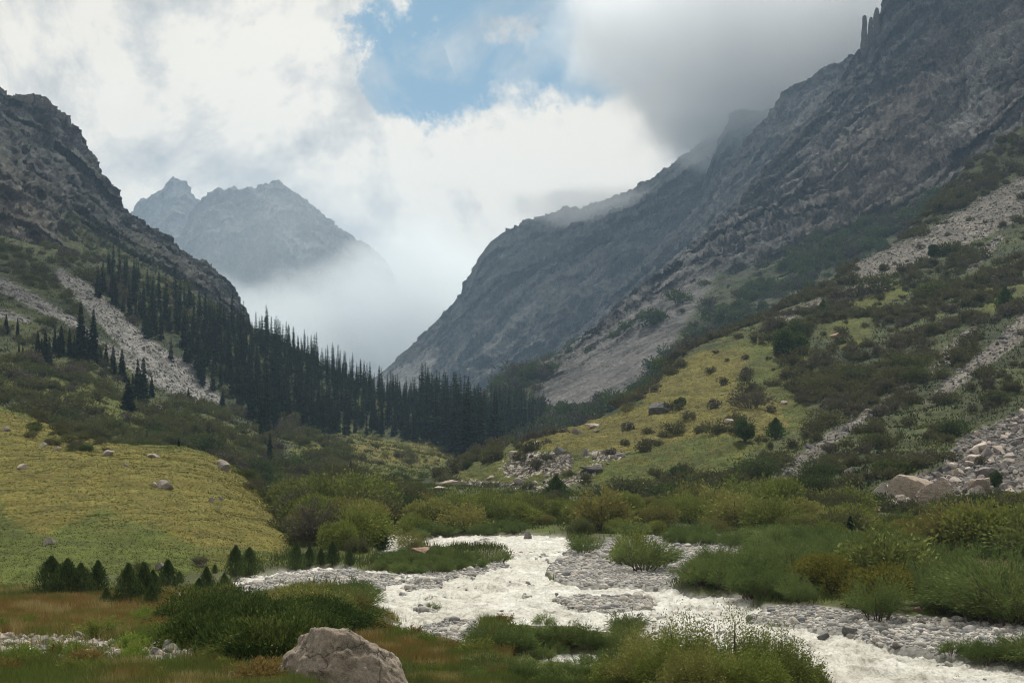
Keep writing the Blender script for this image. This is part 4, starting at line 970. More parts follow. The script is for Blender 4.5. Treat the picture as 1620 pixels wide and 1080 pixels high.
SPOT = [(1017, 903, 850, 1.0, FEA[1], 'wide dark green bush standing alone in the broad gravel bar', 1.), (998, 893, 838, .7, WIL_ALL[1], 'taller olive bush behind the dark one on the gravel bar', 1.), (1045, 898, 862, .9, FEA[2], 'smaller side shoot bush against the wide one on the gravel bar', 1.), (923, 876, 846, 1.0, FEA[3], 'small round bush on the upstream tip of the broad gravel bar', 1.),
        (1308, 940, 862, 1.0, YEL[0], 'yellowing brown bush on the left of the pair in the green thicket', 1.), (1392, 958, 880, 1.05, YEL[1], 'round golden green bush in front of the green thicket', 1.), (1400, 925, 838, 1.1, WIL_ALL[0], 'tall spreading willow rising behind the golden green bush', 1.), (1345, 918, 850, .9, WIL_ALL[5], 'willow between the two yellowing bushes', 1.),
        (1490, 935, 888, .8, YEL[2], 'small yellow bush above the pinkish stones', 1.), (1530, 872, 798, .9, WIL_ALL[2], 'largest willow standing on the flat below the slabs', 1.), (1460, 868, 806, 1., WIL_ALL[4], 'broad willow under the big split slabs', 1.), (1265, 862, 838, 1.2, YEL[1], 'low yellow bush at the back of the green thicket', 1.), (1230, 838, 792, 1., WIL_ALL[3], 'olive willow below the small pointed tree', 1.), (1580, 888, 850, 1., FEA[0], 'dark green bush at the pale dry grass flat', 1.)]
for px, py, tip, w_, me, lab, _ in SPOT:
    p = hit(px, py)
    if p is None: continue
    h = (py - tip) / F * p[1]
    o = obj('riverside_bush', me, loc=tuple(p - [0, 0, .05]), rot=(0, 0, px * 1.7), scale=(h * w_ * 1.1, h * w_ * 1.1, h)); tag(o, lab, 'bush')

# creeping juniper mat and the bushes close to the camera
CJ = [(290, 990, 950, 2.0, 'low left end bush of the dark creeping juniper mat'), (335, 985, 938, 1.8, 'dark creeping juniper behind the small gap in the mat'), (385, 990, 940, 1.9, 'dark creeping juniper in the back middle of the mat'), (435, 988, 945, 2.0, 'creeping juniper at the back of the mat nearest the gravel'), (490, 985, 950, 1.9, 'creeping juniper at the right end of the mat above the big boulder'),
      (320, 1025, 968, 1.7, 'dark creeping juniper hanging over the grey stones'), (375, 1035, 975, 1.8, 'largest creeping juniper in the middle front of the mat'), (430, 1050, 990, 1.6, 'dark creeping juniper touching the left side of the big boulder'), (475, 1020, 968, 1.9, 'creeping juniper rising straight behind the big boulder'), (405, 1062, 1015, 1.5, 'lowest front clump of the creeping juniper mat'), (540, 1000, 968, 1.8, 'small creeping juniper at the start of the orange river bank grass')]
for k, (px, py, tip, w_, lab) in enumerate(CJ):
    p = hit(px, py)
    if p is None: continue
    h = (py - tip) / F * p[1] * (.85, 1.25, 1.)[k % 3]
    c, s = blob_shrub(500 + k, h, h * w_ * .8, 7000, .2, .07, 24, .9)
    c2, _s = shoot_shrub(520 + k, 110, h * 1.15, h * w_ * .85, 30, .18, .045, spread=1.35, curve=.5, twig=.06, side=.5)
    V, Fq = merge([c, c2])
    plant('creeping_juniper', (mesh_np('foliage', V, Fq, [M_jun2]), mesh_np('stem', s[0], s[1], [M_bark])), ('foliage', 'stem'), tuple(p - [0, 0, .1]), 1., 0, lab, 'juniper')
def floorz(x, y):
    z, _, _ = floor_height(np.array([x]), np.array([y])); return float(z[0])
NB = [(1040, 46, 1006, .75, 'leafy bush nearest the river bend in the close row of bushes'), (1085, 44, 1012, .7, 'dense low bush in the close row between two taller ones'), (1150, 45, 990, .8, 'tallest bush of the close row with thin shoots above the water'), (1205, 44, 1022, .75, 'olive bush on the downstream side of the tallest close one'), (1255, 46, 1048, .8, 'last low bush of the close row over the white water'), (985, 47, 1052, 1.0, 'low dark green bush at the start of the close row'), (1110, 40, 1040, .9, 'low front bush under the tallest close bush'), (1190, 40, 1050, .9, 'low front bush with yellow tinged leaves by the white water')]
for k, (px, Y, tip, w_, lab) in enumerate(NB):
    x = (px - CX) / F * Y; z = floorz(x, Y); h = ((HY - tip) / F * Y - z) * 1.3
    c, s = shoot_shrub(540 + k, 380, h, h * w_ * .85, 100, .085, .034, spread=1.15, curve=.25, twig=.06, side=.9, start=.15, ragged=.34)
    V, Fq = c
    plant('leafy_bush', (mesh_np('foliage', V, Fq, [[M_willow, M_willow2, M_willow2][k % 3]]), mesh_np('stem', s[0], s[1], [M_bark])), ('foliage', 'stem'), (x, Y, z - .05), 1., 0, lab, 'bush')

# =================================================================== grass
def grass_mat(name):
    m, t = nt(name); at = N(t, 'ShaderNodeAttribute', attribute_name='albedo'); g = N(t, 'ShaderNodeNewGeometry')
    c = mixc(t, 1., at.outputs['Color'], ramp(t, g.outputs['Random Per Island'], [(0, (.75, .76, .75)), (.5, (1, 1, 1)), (1, (1.28, 1.25, 1.2))]), 'MULTIPLY')
    d = N(t, 'ShaderNodeBsdfDiffuse'); tr = N(t, 'ShaderNodeBsdfTranslucent'); t.links.new(c, d.inputs[0]); t.links.new(c, tr.inputs[0])
    mx = N(t, 'ShaderNodeMixShader', i_0=.14); t.links.new(d.outputs[0], mx.inputs[1]); t.links.new(tr.outputs[0], mx.inputs[2])
    o = N(t, 'ShaderNodeOutputMaterial'); t.links.new(mx.outputs[0], o.inputs[0]); return m
M_grass = grass_mat('grass_blades')
def blades(name, label, pts, col, h, w, r, lean=.35, tuft=1, spread=.0):
    if tuft > 1:
        pts = np.repeat(pts, tuft, 0); col = np.repeat(col, tuft, 0); h = np.repeat(h, tuft); w = np.repeat(w, tuft)
        pts = pts + np.concatenate([r.normal(size=(len(pts), 2)) * spread, np.zeros((len(pts), 1))], 1)
    n = len(pts); h = h * r.uniform(.55, 1.25, n)
    a = r.uniform(0, 6.283, n); sd = np.stack([np.cos(a), np.sin(a), a * 0], -1) * (w * .5)[:, None]
    ln = r.normal(size=(n, 2)) * lean; tip = pts + np.stack([ln[:, 0] * h, ln[:, 1] * h, h], -1)
    pts = pts - [0, 0, .03]
    V = np.stack([pts - sd, pts + sd, tip], 1).reshape(-1, 3)
    me = mesh_np(name, V, np.arange(len(V)).reshape(-1, 3), [M_grass])
    c = np.repeat(np.concatenate([col, np.ones((n, 1))], 1), 3, 0).astype(np.float32)
    me.color_attributes.new('albedo', 'FLOAT_COLOR', 'POINT').data.foreach_set('color', c.ravel())
    o = obj(name, me); tag(o, label, 'grass', None, 'stuff'); return o
r = np.random.default_rng(51)
md = SHEETS['meadow']; vism = ((md.px > -30) & (md.px < 560)) * 1.
p, i = sample('meadow', vism * (.6 + .4 * sstep(.4, .6, fbm(md.V, 2.2, 4, seed=95))), 42000, r, pw=(130 / md.V[:, 1].clip(60)) ** 1.3)
cl = md.col[i]; t_ = fbm(p, 3.5, 3, seed=96)
cl = cl * np.array([.88, .95, .9]); cl = lerp(cl, cl * np.array([1.12, 1.08, .95]), sstep(.5, .7, t_)); cl = lerp(cl, cl * .85, sstep(.5, .3, t_))
blades('meadow_grass', 'short golden green grass covering the rounded hill', p, cl, np.full(len(p), .055) * (.6 + p[:, 1] / 200), np.full(len(p), .07) * p[:, 1] / 110, r, 1.3, 3, .4)
rs = SHEETS['right_slope']
km = inmask('right_slope', GRASS_R, 4, 20)
p, i = sample('right_slope', (km > .4) * 1., 26000, r, pw=(300 / rs.V[:, 1].clip(200)) ** 1.5)
blades('knoll_grass', 'golden grass tufts on the knoll across the river', p, rs.col[i] * np.array([.86, .92, .9]), np.full(len(p), .18), np.full(len(p), .12), r, 1., 4, .6)
p, i = sample('right_slope', (1 - rock_scree) * (rs.px > 900) * (km < .4), 26000, r, pw=(300 / rs.V[:, 1].clip(180)) ** 1.2)
blades('slope_grass', 'dark green grass between the shrubs of the steep slope', p, rs.col[i] * lerp((.75, .8, .8), (1.5, 1.45, 1.3), sstep(.35, .65, fbm(p, 14, 3, seed=5))), np.full(len(p), .6), np.full(len(p), .3), r, .6, 4, .6)
ls_ = SHEETS['left_slope']
p, i = sample('left_slope', noscree * (ls_.px > -40), 20000, r, pw=(400 / ls_.V[:, 1].clip(250)) ** 1.2)
blades('slope_grass', 'grass between the shrubs and trees of the shaded hillside', p, ls_.col[i] * lerp((.8, .8, .8), (1.4, 1.35, 1.2), sstep(.35, .65, fbm(p, 14, 3, seed=6))), np.full(len(p), .7), np.full(len(p), .35), r, .6, 4, .8)
# foreground: rust and green tall grass
nearm = ((fl.V[:, 1] > 40) & (fl.V[:, 1] < 92) & (fl.px < 800) & (fl.px > -60)) * dry * (1 - np.clip(msample(mStone, fl.px, fl.py) * 1.5, 0, .97))
p, i = sample('floor', nearm * (.3 + sstep(.4, .6, fbm(fl.V, 1.6, 4, seed=97))), 62000, r, pw=(60 / fl.V[:, 1].clip(20)) ** 1.2)
a = fbm(p, 4., 4, seed=98); b = fbm(p, 1.2, 3, seed=99); bpx, bpyy = pix(p)
rust = np.clip(sstep(.3, .6, a + (msample(mGold, bpx, bpyy) - .5) * .5), 0, 1) * (1 - .7 * sstep(1035, 1075, bpyy) * sstep(200, 420, bpx))
cl = lerp((.12, .145, .040), (.24, .145, .055), rust * .85); cl = lerp(cl, (.32, .27, .12), sstep(.56, .7, b)); cl = lerp(cl, (.12, .17, .04), sstep(.48, .3, b) * .8)
blades('tall_grass', 'rust and green tall grass on the near bank in front of the hill', p, cl, np.full(len(p), .52) * (1. + .5 * (a - .5)), np.full(len(p), .040), r, .28, 6, .16)
nearm = ((fl.V[:, 1] > 38) & (fl.V[:, 1] < 58) & (fl.px > 640) & (fl.px < 1320)) * dry
p, i = sample('floor', nearm, 14000, r)
cl = lerp((.05, .085, .022), (.12, .12, .03), sstep(.4, .7, fbm(p, 1.5, 3, seed=3)))
blades('bank_grass', 'green grass under the bushes along the near river bank', p, cl, np.full(len(p), .5), np.full(len(p), .04), r, .3, 5, .12)
thm = ((fl.V[:, 1] > 84) & (fl.V[:, 1] < 420) & (fl.px > 380) & (fl.px < 1680)) * dry
p, i = sample('floor', thm * (.2 + sstep(.4, .6, fbm(fl.V, 6, 4, seed=94))), 40000, r, pw=(150 / fl.V[:, 1].clip(80)) ** 1.6)
dg = msample(raster([[(1440, 868), (1620, 872), (1700, 890), (1700, 910), (1500, 905)]], 3), *pix(p))
cl = lerp(lerp((.045, .07, .022), (.10, .115, .035), fbm(p, 5, 3, seed=4)), (.26, .21, .10), np.clip(dg, 0, 1))
blades('thicket_grass', 'green grass and herbs growing between the willow shrubs', p, cl, np.full(len(p), .55), np.full(len(p), .1) * p[:, 1] / 150, r, .4, 4, .35)
# rust dock spikes at the very front
r = np.random.default_rng(52)
DK = [(345, 1050), (352, 1046), (382, 1048), (398, 1052), (422, 1060), (300, 1064), (286, 1068), (448, 1056), (146, 1075), (60, 1072), (205, 1070), (365, 1066), (330, 1070), (110, 1066)] + [(float(r.uniform(-10, 760)), float(r.uniform(1040, 1080))) for _ in range(26)]
def dock(seed):
    q = np.random.default_rng(seed); n = 260; z = .35 + .65 * q.random(n); a = q.uniform(0, 6.28, n); rr = .05 * (1.15 - z) * q.random(n)
    p = np.stack([np.cos(a) * rr * .7 + .06 * z * z, np.sin(a) * rr * .7, z], -1)
    return merge([kites(p, norm(np.stack([np.cos(a), np.sin(a), np.full(n, 1.2)], -1)), np.full(n, .05), np.full(n, .025), q), tube([[0, 0, 0], [.01, 0, .5], [0, .01, .98]], [.012, .008, .003], 4)])
M_dock = leaf_mat('dock_seed', [(.09, .035, .015), (.15, .06, .03), (.20, .09, .04)], .15)
dv, df = dock(5); dm = mesh_np('dock', dv, df, [M_dock])
for px, py in DK:
    p = hit(px, py)
    if p is None: continue
    o = obj('dock_plant', dm, loc=tuple(p), rot=(r.normal() * .16, r.normal() * .16, r.uniform(0, 6)), scale=r.uniform(.3, .6)); tag(o, 'rust brown dock seed spike standing above the front grass', 'plant', 'rust brown dock spikes in the front grass')

# low herbs at the very front
HERB_M = [leaf_mat('herb_green', [(.08, .13, .025), (.13, .19, .035), (.20, .24, .05)], .3, .3), leaf_mat('herb_rust', [(.11, .075, .028), (.19, .12, .045), (.19, .17, .05)], .3, .4), M_willow2]
HP = [leafmesh('herb', shoot_shrub(560 + k, 70, 1., .8, 26, .16, .05, spread=1.0, twig=.06, side=.7, start=.15), HERB_M[k % 3]) for k in range(6)]
p, i = sample('floor', ((fl.px > -20) & (fl.px < 800) & (fl.py > 985) & (fl.py < 1092) & (fl.V[:, 1] > 40)) * dry * (.08 + sstep(.42, .6, fbm(fl.V, 3.5, 3, seed=77))) * (1 - .85 * np.clip(msample(mStone, fl.px, fl.py) * 1.5, 0, 1)), 230, r, pw=(55 / fl.V[:, 1].clip(20)) ** 1.5)
for j in range(len(p)):
    h = float(np.clip(r.lognormal(-.75, .3), .25, .9)); a = int(r.integers(0, 6))
    if np.hypot(*(np.array(pix(p[j])) - (543, 1050)) / (125, 60)) < 1: continue
    o = obj('herb', HP[a], loc=tuple(p[j]), rot=(0, 0, r.uniform(0, 6)), scale=(h * 1.1, h * 1.1, h)); tag(o, ['bright green herb clump', 'rust tinted herb clump', 'pale green herb clump'][a % 3] + ' among the tall grass of the near bank', 'herb', ['bright green herbs', 'rust tinted herbs', 'pale green herbs'][a % 3] + ' of the near bank')
# =================================================================== stones
r = np.random.default_rng(61)
COB = [stone(600 + k, 1, 3, .15, .75, dims=(1., .75 + .1 * (k % 3), .55 + .08 * (k % 2))) for k in range(8)]
COB2 = [stone(620 + k, 3, 4, .16, .75, .01, dims=(1., .7 + .1 * (k % 4), .55 + .1 * (k % 2))) for k in range(6)]
gm = (sstep(.35, .7, fl.g) + .12 * sstep(.5, .9, fl.w) * sstep(.35, .15, fl.g) * sstep(.55, .7, fbm(fl.V, 4, 3, seed=12))) * (fl.px > 330) * (fl.px < 1700) * (fl.V[:, 1] < 170)
p, i = sample('floor', gm, 27000, r, pw=(90 / fl.V[:, 1].clip(50)) ** .8)
p[:, 2] = np.maximum(p[:, 2], WZ - .05)
sc = np.clip(r.lognormal(-2.0, .42, len(p)), .05, .5) * (.55 + .22 * p[:, 1] / 100)
cpx, cpy = pix(p)
size_view = sc / p[:, 1] * ((cpx < 1620) & (cpy < 1080))
big = np.argsort(-size_view)[:280]; k = np.ones(len(p), bool); k[big] = False
V, Fq = scatter_merge(COB, p[k], sc[k], r, .25)
o = obj('gravel_cobbles', mesh_np('gravel_cobbles', V, Fq, [M_gravel], True)); tag(o, 'grey rounded cobbles of the river gravel bars', 'gravel', None, 'stuff')
cm = [mesh_np('cobble', v, f, [M_gravel], True) for v, f in COB2]
for j in big:
    bar = 'long pale bar on the far side of the white water' if cpx[j] > 1150 and cpy[j] > 965 else ('gravel bar in the middle of the river' if cpx[j] > 850 else 'gravel along the near left arm of the river')
    o = obj('cobble', cm[int(r.integers(0, 6))], loc=tuple(p[j] + [0, 0, sc[j] * .2]), rot=(r.normal() * .3, r.normal() * .3, r.uniform(0, 6)), scale=float(sc[j] * 1.05))
    tag(o, 'rounded grey cobble on the ' + bar, 'cobble', 'larger cobbles on the ' + bar)
# grey stones in the near strip
STN = [stone(640 + k, 2, 13, .04, .35, .03, dims=(1., .8, .6), cmax=.7) for k in range(6)]
sm = msample(mStone, fl.px, fl.py) * (fl.V[:, 1] < 110)
p, i = sample('floor', (sm > .4) * 1., 1500, r); sc = np.clip(r.lognormal(-1.95, .5, len(p)), .06, .42)
big = np.argsort(-sc)[:170]; k = np.ones(len(p), bool); k[big] = False
V, Fq = scatter_merge([stone(660, 1, 6, .1, .6), stone(661, 1, 6, .1, .6), stone(662, 1, 6, .1, .6)], p[k], sc[k], r, .3)
o = obj('bank_stones', mesh_np('bank_stones', V, Fq, [M_boulder])); tag(o, 'small grey stones in the strip between the two bands of rust grass', 'stones', None, 'stuff')
M_bst = rock_mat('bank_stone_grey', [(.10, .10, .085), (.19, .185, .16), (.27, .26, .22)], 2., .5)
sm_ = [mesh_np('bank_stone', v, f, [M_bst]) for v, f in STN]
for j in big:
    o = obj('bank_stone', sm_[int(r.integers(0, 6))], loc=tuple(p[j] + [0, 0, sc[j] * .25]), rot=(r.normal() * .3, r.normal() * .3, r.uniform(0, 6)), scale=float(sc[j])); tag(o, 'angular grey stone in the stony strip left of the juniper mat', 'stone', 'stones of the strip left of the juniper mat')
# scree and rubble
BLK = [stone(680 + k, 1, 12, .0, .32, dims=(1, .8, .6)) for k in range(6)]
def scree_fill(sh, mask, n, size, name, label, r, pw=None, sg=.5, mx=3.):
    p, i = sample(sh, mask, n, r, pw=pw); sc = np.clip(r.lognormal(np.log(size), sg, len(p)), size * .35, mx)
    V, Fq = scatter_merge(BLK, p, sc, r, .4); o = obj(name, mesh_np(name, V, Fq, [M_scree])); tag(o, label, 'scree', None, 'stuff')
scree_fill('left_slope', inmask('left_slope', SCREE_L, 2) > .5, 5500, .38, 'scree', 'grey scree runs spilling down behind the row of spruces', r)
scree_fill('right_slope', inmask('right_slope', SCREE_R[:5], 2) > .45, 9000, .36, 'scree', 'grey brown scree runs cutting through the scrub', r, pw=(300 / rs.V[:, 1].clip(200)) ** .8)
rm = (inmask('right_slope', [RUBBLE], 2) > .5) * (rs.px < 1700)
scree_fill('right_slope', rm, 4200, .36, 'rubble', 'small blocks filling the rubble field above the willow flat', r, mx=1.2)
ub = [mesh_np('rubble_block', *stone(700 + k, 2, 16, .03, .3, .02, dims=(1, .8, .65)), [M_rubble]) for k in range(6)]
p, i = sample('right_slope', rm, 290, r, pw=(230 / rs.V[:, 1].clip(150)) ** 1.5); sc = np.clip(r.lognormal(-.2, .42, len(p)), .4, 2.2)
for j in range(len(p)):
    o = obj('rubble_block', ub[j % 6], loc=tuple(p[j] + [0, 0, sc[j] * .2]), rot=(r.normal() * .5, r.normal() * .5, r.uniform(0, 6)), scale=float(sc[j])); tag(o, 'angular grey block lying in the rubble field above the willows', 'rock', 'larger blocks of the rubble field')
# single boulders: px, py of the foot centre, width px, height px, label, material
BD = [(258, 773, 34, 14, 'pale flat boulder lying alone in the middle of the grassy hill', 0), (244, 770, 9, 7, 'small stone touching the uphill side of the pale flat boulder on the hill', 0), (37, 742, 17, 8, 'low reddish grey boulder high on the grassy hill near the frame edge', 0), (76, 862, 20, 12, 'dark weathered boulder half sunk in the lower grass of the hill', 1), (172, 721, 17, 9, 'grey boulder near the crest line of the grassy hill', 0), (197, 738, 10, 6, 'little grey stone below the crest of the grassy hill', 0), (242, 724, 20, 6, 'flat grey outcrop stone on the hill crest before the scrub', 0),
      (354, 744, 22, 16, 'upright grey rock at the corner where the hill falls to the valley', 1), (334, 794, 11, 7, 'dark small boulder on the right part of the grassy hill', 1), (350, 792, 9, 7, 'small boulder beside the dark one on the right part of the hill', 1), (10, 683, 14, 8, 'light grey boulder at the top edge of the hill near the frame edge', 0), (68, 706, 13, 6, 'light stone just under the top edge of the hill', 0), (90, 712, 12, 6, 'flat stone a little below the top edge of the hill', 0), (253, 900, 14, 10, 'small grey boulder at the foot of the hill behind the junipers', 0), (320, 895, 10, 7, 'whitish stone at the foot of the hill beside a dull bush', 0),
      (252, 648, 14, 8, 'pale boulder in the scrub below the scree tip', 0), (463, 748, 44, 11, 'long flat grey rock in the brush beyond the hill', 0), (500, 796, 46, 14, 'broad mossy rock ledge among the bushes beyond the hill', 1), (485, 780, 24, 9, 'small rock ledge above the mossy one beyond the hill', 0),
      (1043, 654, 34, 18, 'large grey pyramid shaped boulder on the knoll crest', 1), (938, 677, 24, 8, 'flat cream slab on the knoll skyline', 0), (913, 687, 18, 9, 'tilted cream slab just below the knoll skyline', 0), (943, 684, 9, 4, 'small cream stone under the flat cream slab', 0), (848, 703, 13, 5, 'small white rock on the lower knoll skyline', 0), (1033, 699, 10, 6, 'little white stone on the golden grass of the knoll', 0), (925, 722, 13, 13, 'white upright rock above the grassy band on the knoll', 0), (1152, 671, 20, 8, 'cream flat rock in the golden grass beside the tall bushy tree', 0), (935, 745, 40, 9, 'long slanting pale rock rib at the right end of the rocky band', 1), (812, 724, 15, 11, 'bright white block at the top of the rocky band', 0), (886, 718, 18, 12, 'dark topped block on the upper rocky band', 1), (716, 768, 56, 9, 'long pale ledge at the lower tip of the knoll', 0), (697, 775, 24, 6, 'flat end slab at the very tip of the knoll', 0), (1240, 640, 12, 6, 'pale small rock between bushes above the golden grass', 0), (1293, 500, 12, 5, 'pale flat rock high in the dull scrub', 0), (1320, 535, 16, 8, 'pinkish brown rock in the middle of the scrub', 2), (1020, 770, 14, 6, 'small whitish rock at the foot of the knoll path', 0), (1030, 780, 18, 8, 'rounded grey rock low on the knoll foot', 1),
      (1447, 786, 92, 34, 'largest tan slab leaning at the toe of the rubble field', 3), (1472, 789, 62, 28, 'grey split slab resting against the largest tan one', 3), (1427, 795, 30, 13, 'cream wedge of rock under the two big slabs', 0), (1393, 784, 26, 20, 'grey angular block on the uphill end of the big slabs', 1), (1377, 813, 28, 14, 'pinkish boulder between the willows below the slabs', 2), (1380, 835, 14, 10, 'small pinkish boulder under the other in the willows', 2), (1545, 786, 34, 18, 'dark tilted slab at the lower edge of the rubble', 1), (1548, 776, 40, 22, 'brown pointed slab above the dark tilted one', 3), (1510, 752, 13, 12, 'tan block standing at the upper rim beside the slabs', 3), (1340, 750, 17, 11, 'lone grey rock in the scrub uphill of the slabs', 1), (1412, 800, 22, 10, 'flat grey rock below the cream wedge', 1),
      (1452, 968, 13, 9, 'pale pink stone between the thicket and the cobble bar', 2), (1492, 970, 22, 13, 'largest pink stone beside the tall feathery shrubs', 2), (1458, 986, 14, 10, 'white stone below the pink ones at the cobble bar', 0), (1430, 985, 12, 9, 'round grey stone at the rim of the cobble bar', 0), (835, 852, 13, 13, 'small pale pointed rock where the river comes into sight', 0), (665, 880, 36, 15, 'smooth salmon pink boulder on the upstream island', 2), (630, 847, 10, 8, 'white stone in the bushes at the upstream bend', 0),
      (1303, 1010, 22, 9, 'flat dark wet boulder at the water edge of the cobble bar', 1), (1345, 1004, 24, 14, 'rounded grey boulder on the water side of the cobble bar', 1), (1398, 1002, 18, 10, 'dark grey boulder sitting in the cobbles', 1), (1418, 1026, 14, 11, 'pale egg shaped boulder on the cobble bar', 0), (275, 968, 20, 8, 'white stone pile top behind the low round juniper', 0), (262, 962, 14, 7, 'white stone next to the stone pile behind the juniper', 0)]
BM = [M_boulder, rock_mat('grey_boulder', [(.08, .075, .07), (.20, .19, .175), (.13, .115, .10)], 1., .8), M_pink, rock_mat('tan_slab', [(.15, .12, .095), (.27, .225, .18), (.20, .175, .15)], .8, .7, False)]
for k, (px, py, w, h, lab, mt) in enumerate(BD):
    p = hit(px, py - 1, 'any')
    if p is None: continue
    W = w / F * p[1]; Hh = h / F * p[1]
    big_ = w > 28
    v, f = stone(800 + k, 5 if big_ else 3, 13, .05, .28, .05 if big_ else .03, cmax=.62)
    v[:, 2] *= 1; lo = v.min(0); hi = v.max(0); v = (v - (lo + hi) / 2) / (hi - lo)
    rz = (k * .7) % .5 - .25; v = v @ np.array(Matrix.Rotation(rz, 3, 'Y').transposed())
    v = v * np.array([W, W * .8, Hh * 1.45]); v[:, 2] += Hh * .25
    o = obj('boulder' if mt != 3 else 'rock_slab', mesh_np('boulder', v, f, [BM[mt]], False), loc=tuple(p)); tag(o, lab, 'boulder' if mt != 3 else 'slab')
M_ledge = rock_mat('ledge_stone', [(.030, .027, .022), (.075, .066, .055), (.20, .18, .155)], 1., .8)
# blocks of the rocky band under the knoll
r = np.random.default_rng(63)
p, i = sample('right_slope', (inmask('right_slope', [[(760, 770), (800, 735), (850, 718), (910, 722), (905, 745), (870, 768), (800, 780)], [(930, 715), (990, 710), (1000, 728), (940, 740)]], 2) > .5) * 1., 260, r)
bb = [mesh_np('ledge_rock', *stone(900 + k, 2, 10, .06, .45, .04, dims=(1, .7, .7)), [[M_ledge, M_ledge, BM[0]][k % 3]]) for k in range(6)]
for j in range(len(p)):
    sc_ = float(np.clip(r.lognormal(-.75, .5), .2, 1.5)); o = obj('ledge_rock', bb[j % 6], loc=tuple(p[j]), rot=(r.normal() * .4, r.normal() * .4, r.uniform(0, 6)), scale=sc_); tag(o, 'broken rock sticking out of the turf in the rocky band of the knoll', 'rock', 'rocks of the knoll band')

# the big foreground boulder
def big_boulder():
    v, f = ico(6); v = v.copy(); r = np.random.default_rng(77)
    for n, c in [((-.75, -.35, .5), .62), ((.2, -.75, .6), .66), ((.1, .1, 1.), .60), ((.85, -.2, .55), .70), ((-.2, -1, 0), .72), ((.95, -.3, .1), .85), ((-.95, -.2, .1), .82), ((.5, -.6, .7), .74), ((0, .8, .6), .7)]:
        n = np.array(n); n = n / np.linalg.norm(n); q = v @ n - c; v -= n * (np.maximum(q, 0) * .95)[:, None]
    nn = norm(v)
    v += nn * ((fbm(v + 3, .8, 4, .55, seed=1) - .5) * .30)[:, None]
    v += nn * ((fbm(v * [1, 1, 2.4] + 8, .35, 5, .6, True, 2) - .5) * .10)[:, None]
    v += nn * ((fbm(v + 5, .08, 4, .65, True, seed=3) - .5) * .035)[:, None]
    lo, hi = v.min(0), v.max(0); v = (v - (lo + hi) / 2) / (hi - lo) * np.array([4.9, 3.2, 4.4])
    return v, f
v, f = big_boulder(); q = P(543, 1040, 44.5)
v[:, 2] -= .30 * np.clip(v[:, 0] - .1, 0, 3) ** 1.2
o = obj('large_boulder', mesh_np('large_boulder', v, f, [M_big], True), loc=(q[0], q[1], (HY - 990) / F * 44.5 - 2.15)); tag(o, 'large rough brown grey boulder close to the camera beside the juniper mat', 'boulder')
for k, (px, py, w, lab) in enumerate([(648, 1078, 22, 'dark stone at the downstream foot of the large boulder'), (680, 1068, 18, 'small stone in the bank grass right beside the large boulder'), (720, 1074, 20, 'grey stone between bank grass and near shrubs')]):
    p = hit(px, py)
    if p is None: continue
    vv, ff = stone(950 + k, 3, 8, .1, .55, .03); W = w / F * p[1]
    o = obj('boulder', mesh_np('boulder', vv * W * .5, ff, [BM[1]]), loc=tuple(p)); tag(o, lab, 'boulder')
# the rock needles on the crest of the wall
def needle(px, py0, py1, w, Y, seed, lab):
    H = (py1 - py0) / F * Y; W = w / F * Y; r = np.random.default_rng(seed)
    v, f = ico(4); v = v.copy(); m_ = np.abs(v).max(1, keepdims=True); v = v / m_ * .8 + v * .2
    prof = 1 - .38 * np.clip(v[:, 2], 0, 1) + .16 * (fbm(v * [0, 0, 1.] + seed, .35, 3, seed=seed) - .5)
    v[:, :2] *= prof[:, None]; v = v * np.array([W / 2, W * .7, H / 2])
    v[:, 0] += (fbm(v + seed, H / 3, 3, seed=seed) - .5) * W * .6; v[:, :2] += norm(v)[:, :2] * ((fbm(v, W / 2, 4, .6, True, seed) - .5) * W * .5)[:, None]
    c = P(px, (py0 + py1) / 2, Y); o = obj('rock_needle', mesh_np('rock_needle', v, f, [rock_mat('needle_rock', [(.05, .048, .048), (.13, .12, .115)], .05, .8, False)], True), loc=tuple(c)); tag(o, lab, 'rock needle')
needle(1368, 24, 96, 9, 1590, 1, 'free standing rock needle on the crest of the dark wall')
needle(1377.5, 27, 88, 7, 1596, 2, 'jagged rock tower touching the crest just beside the free needle')
needle(1386, 12, 80, 9, 1600, 3, 'taller blunt tower merging into the summit rocks')
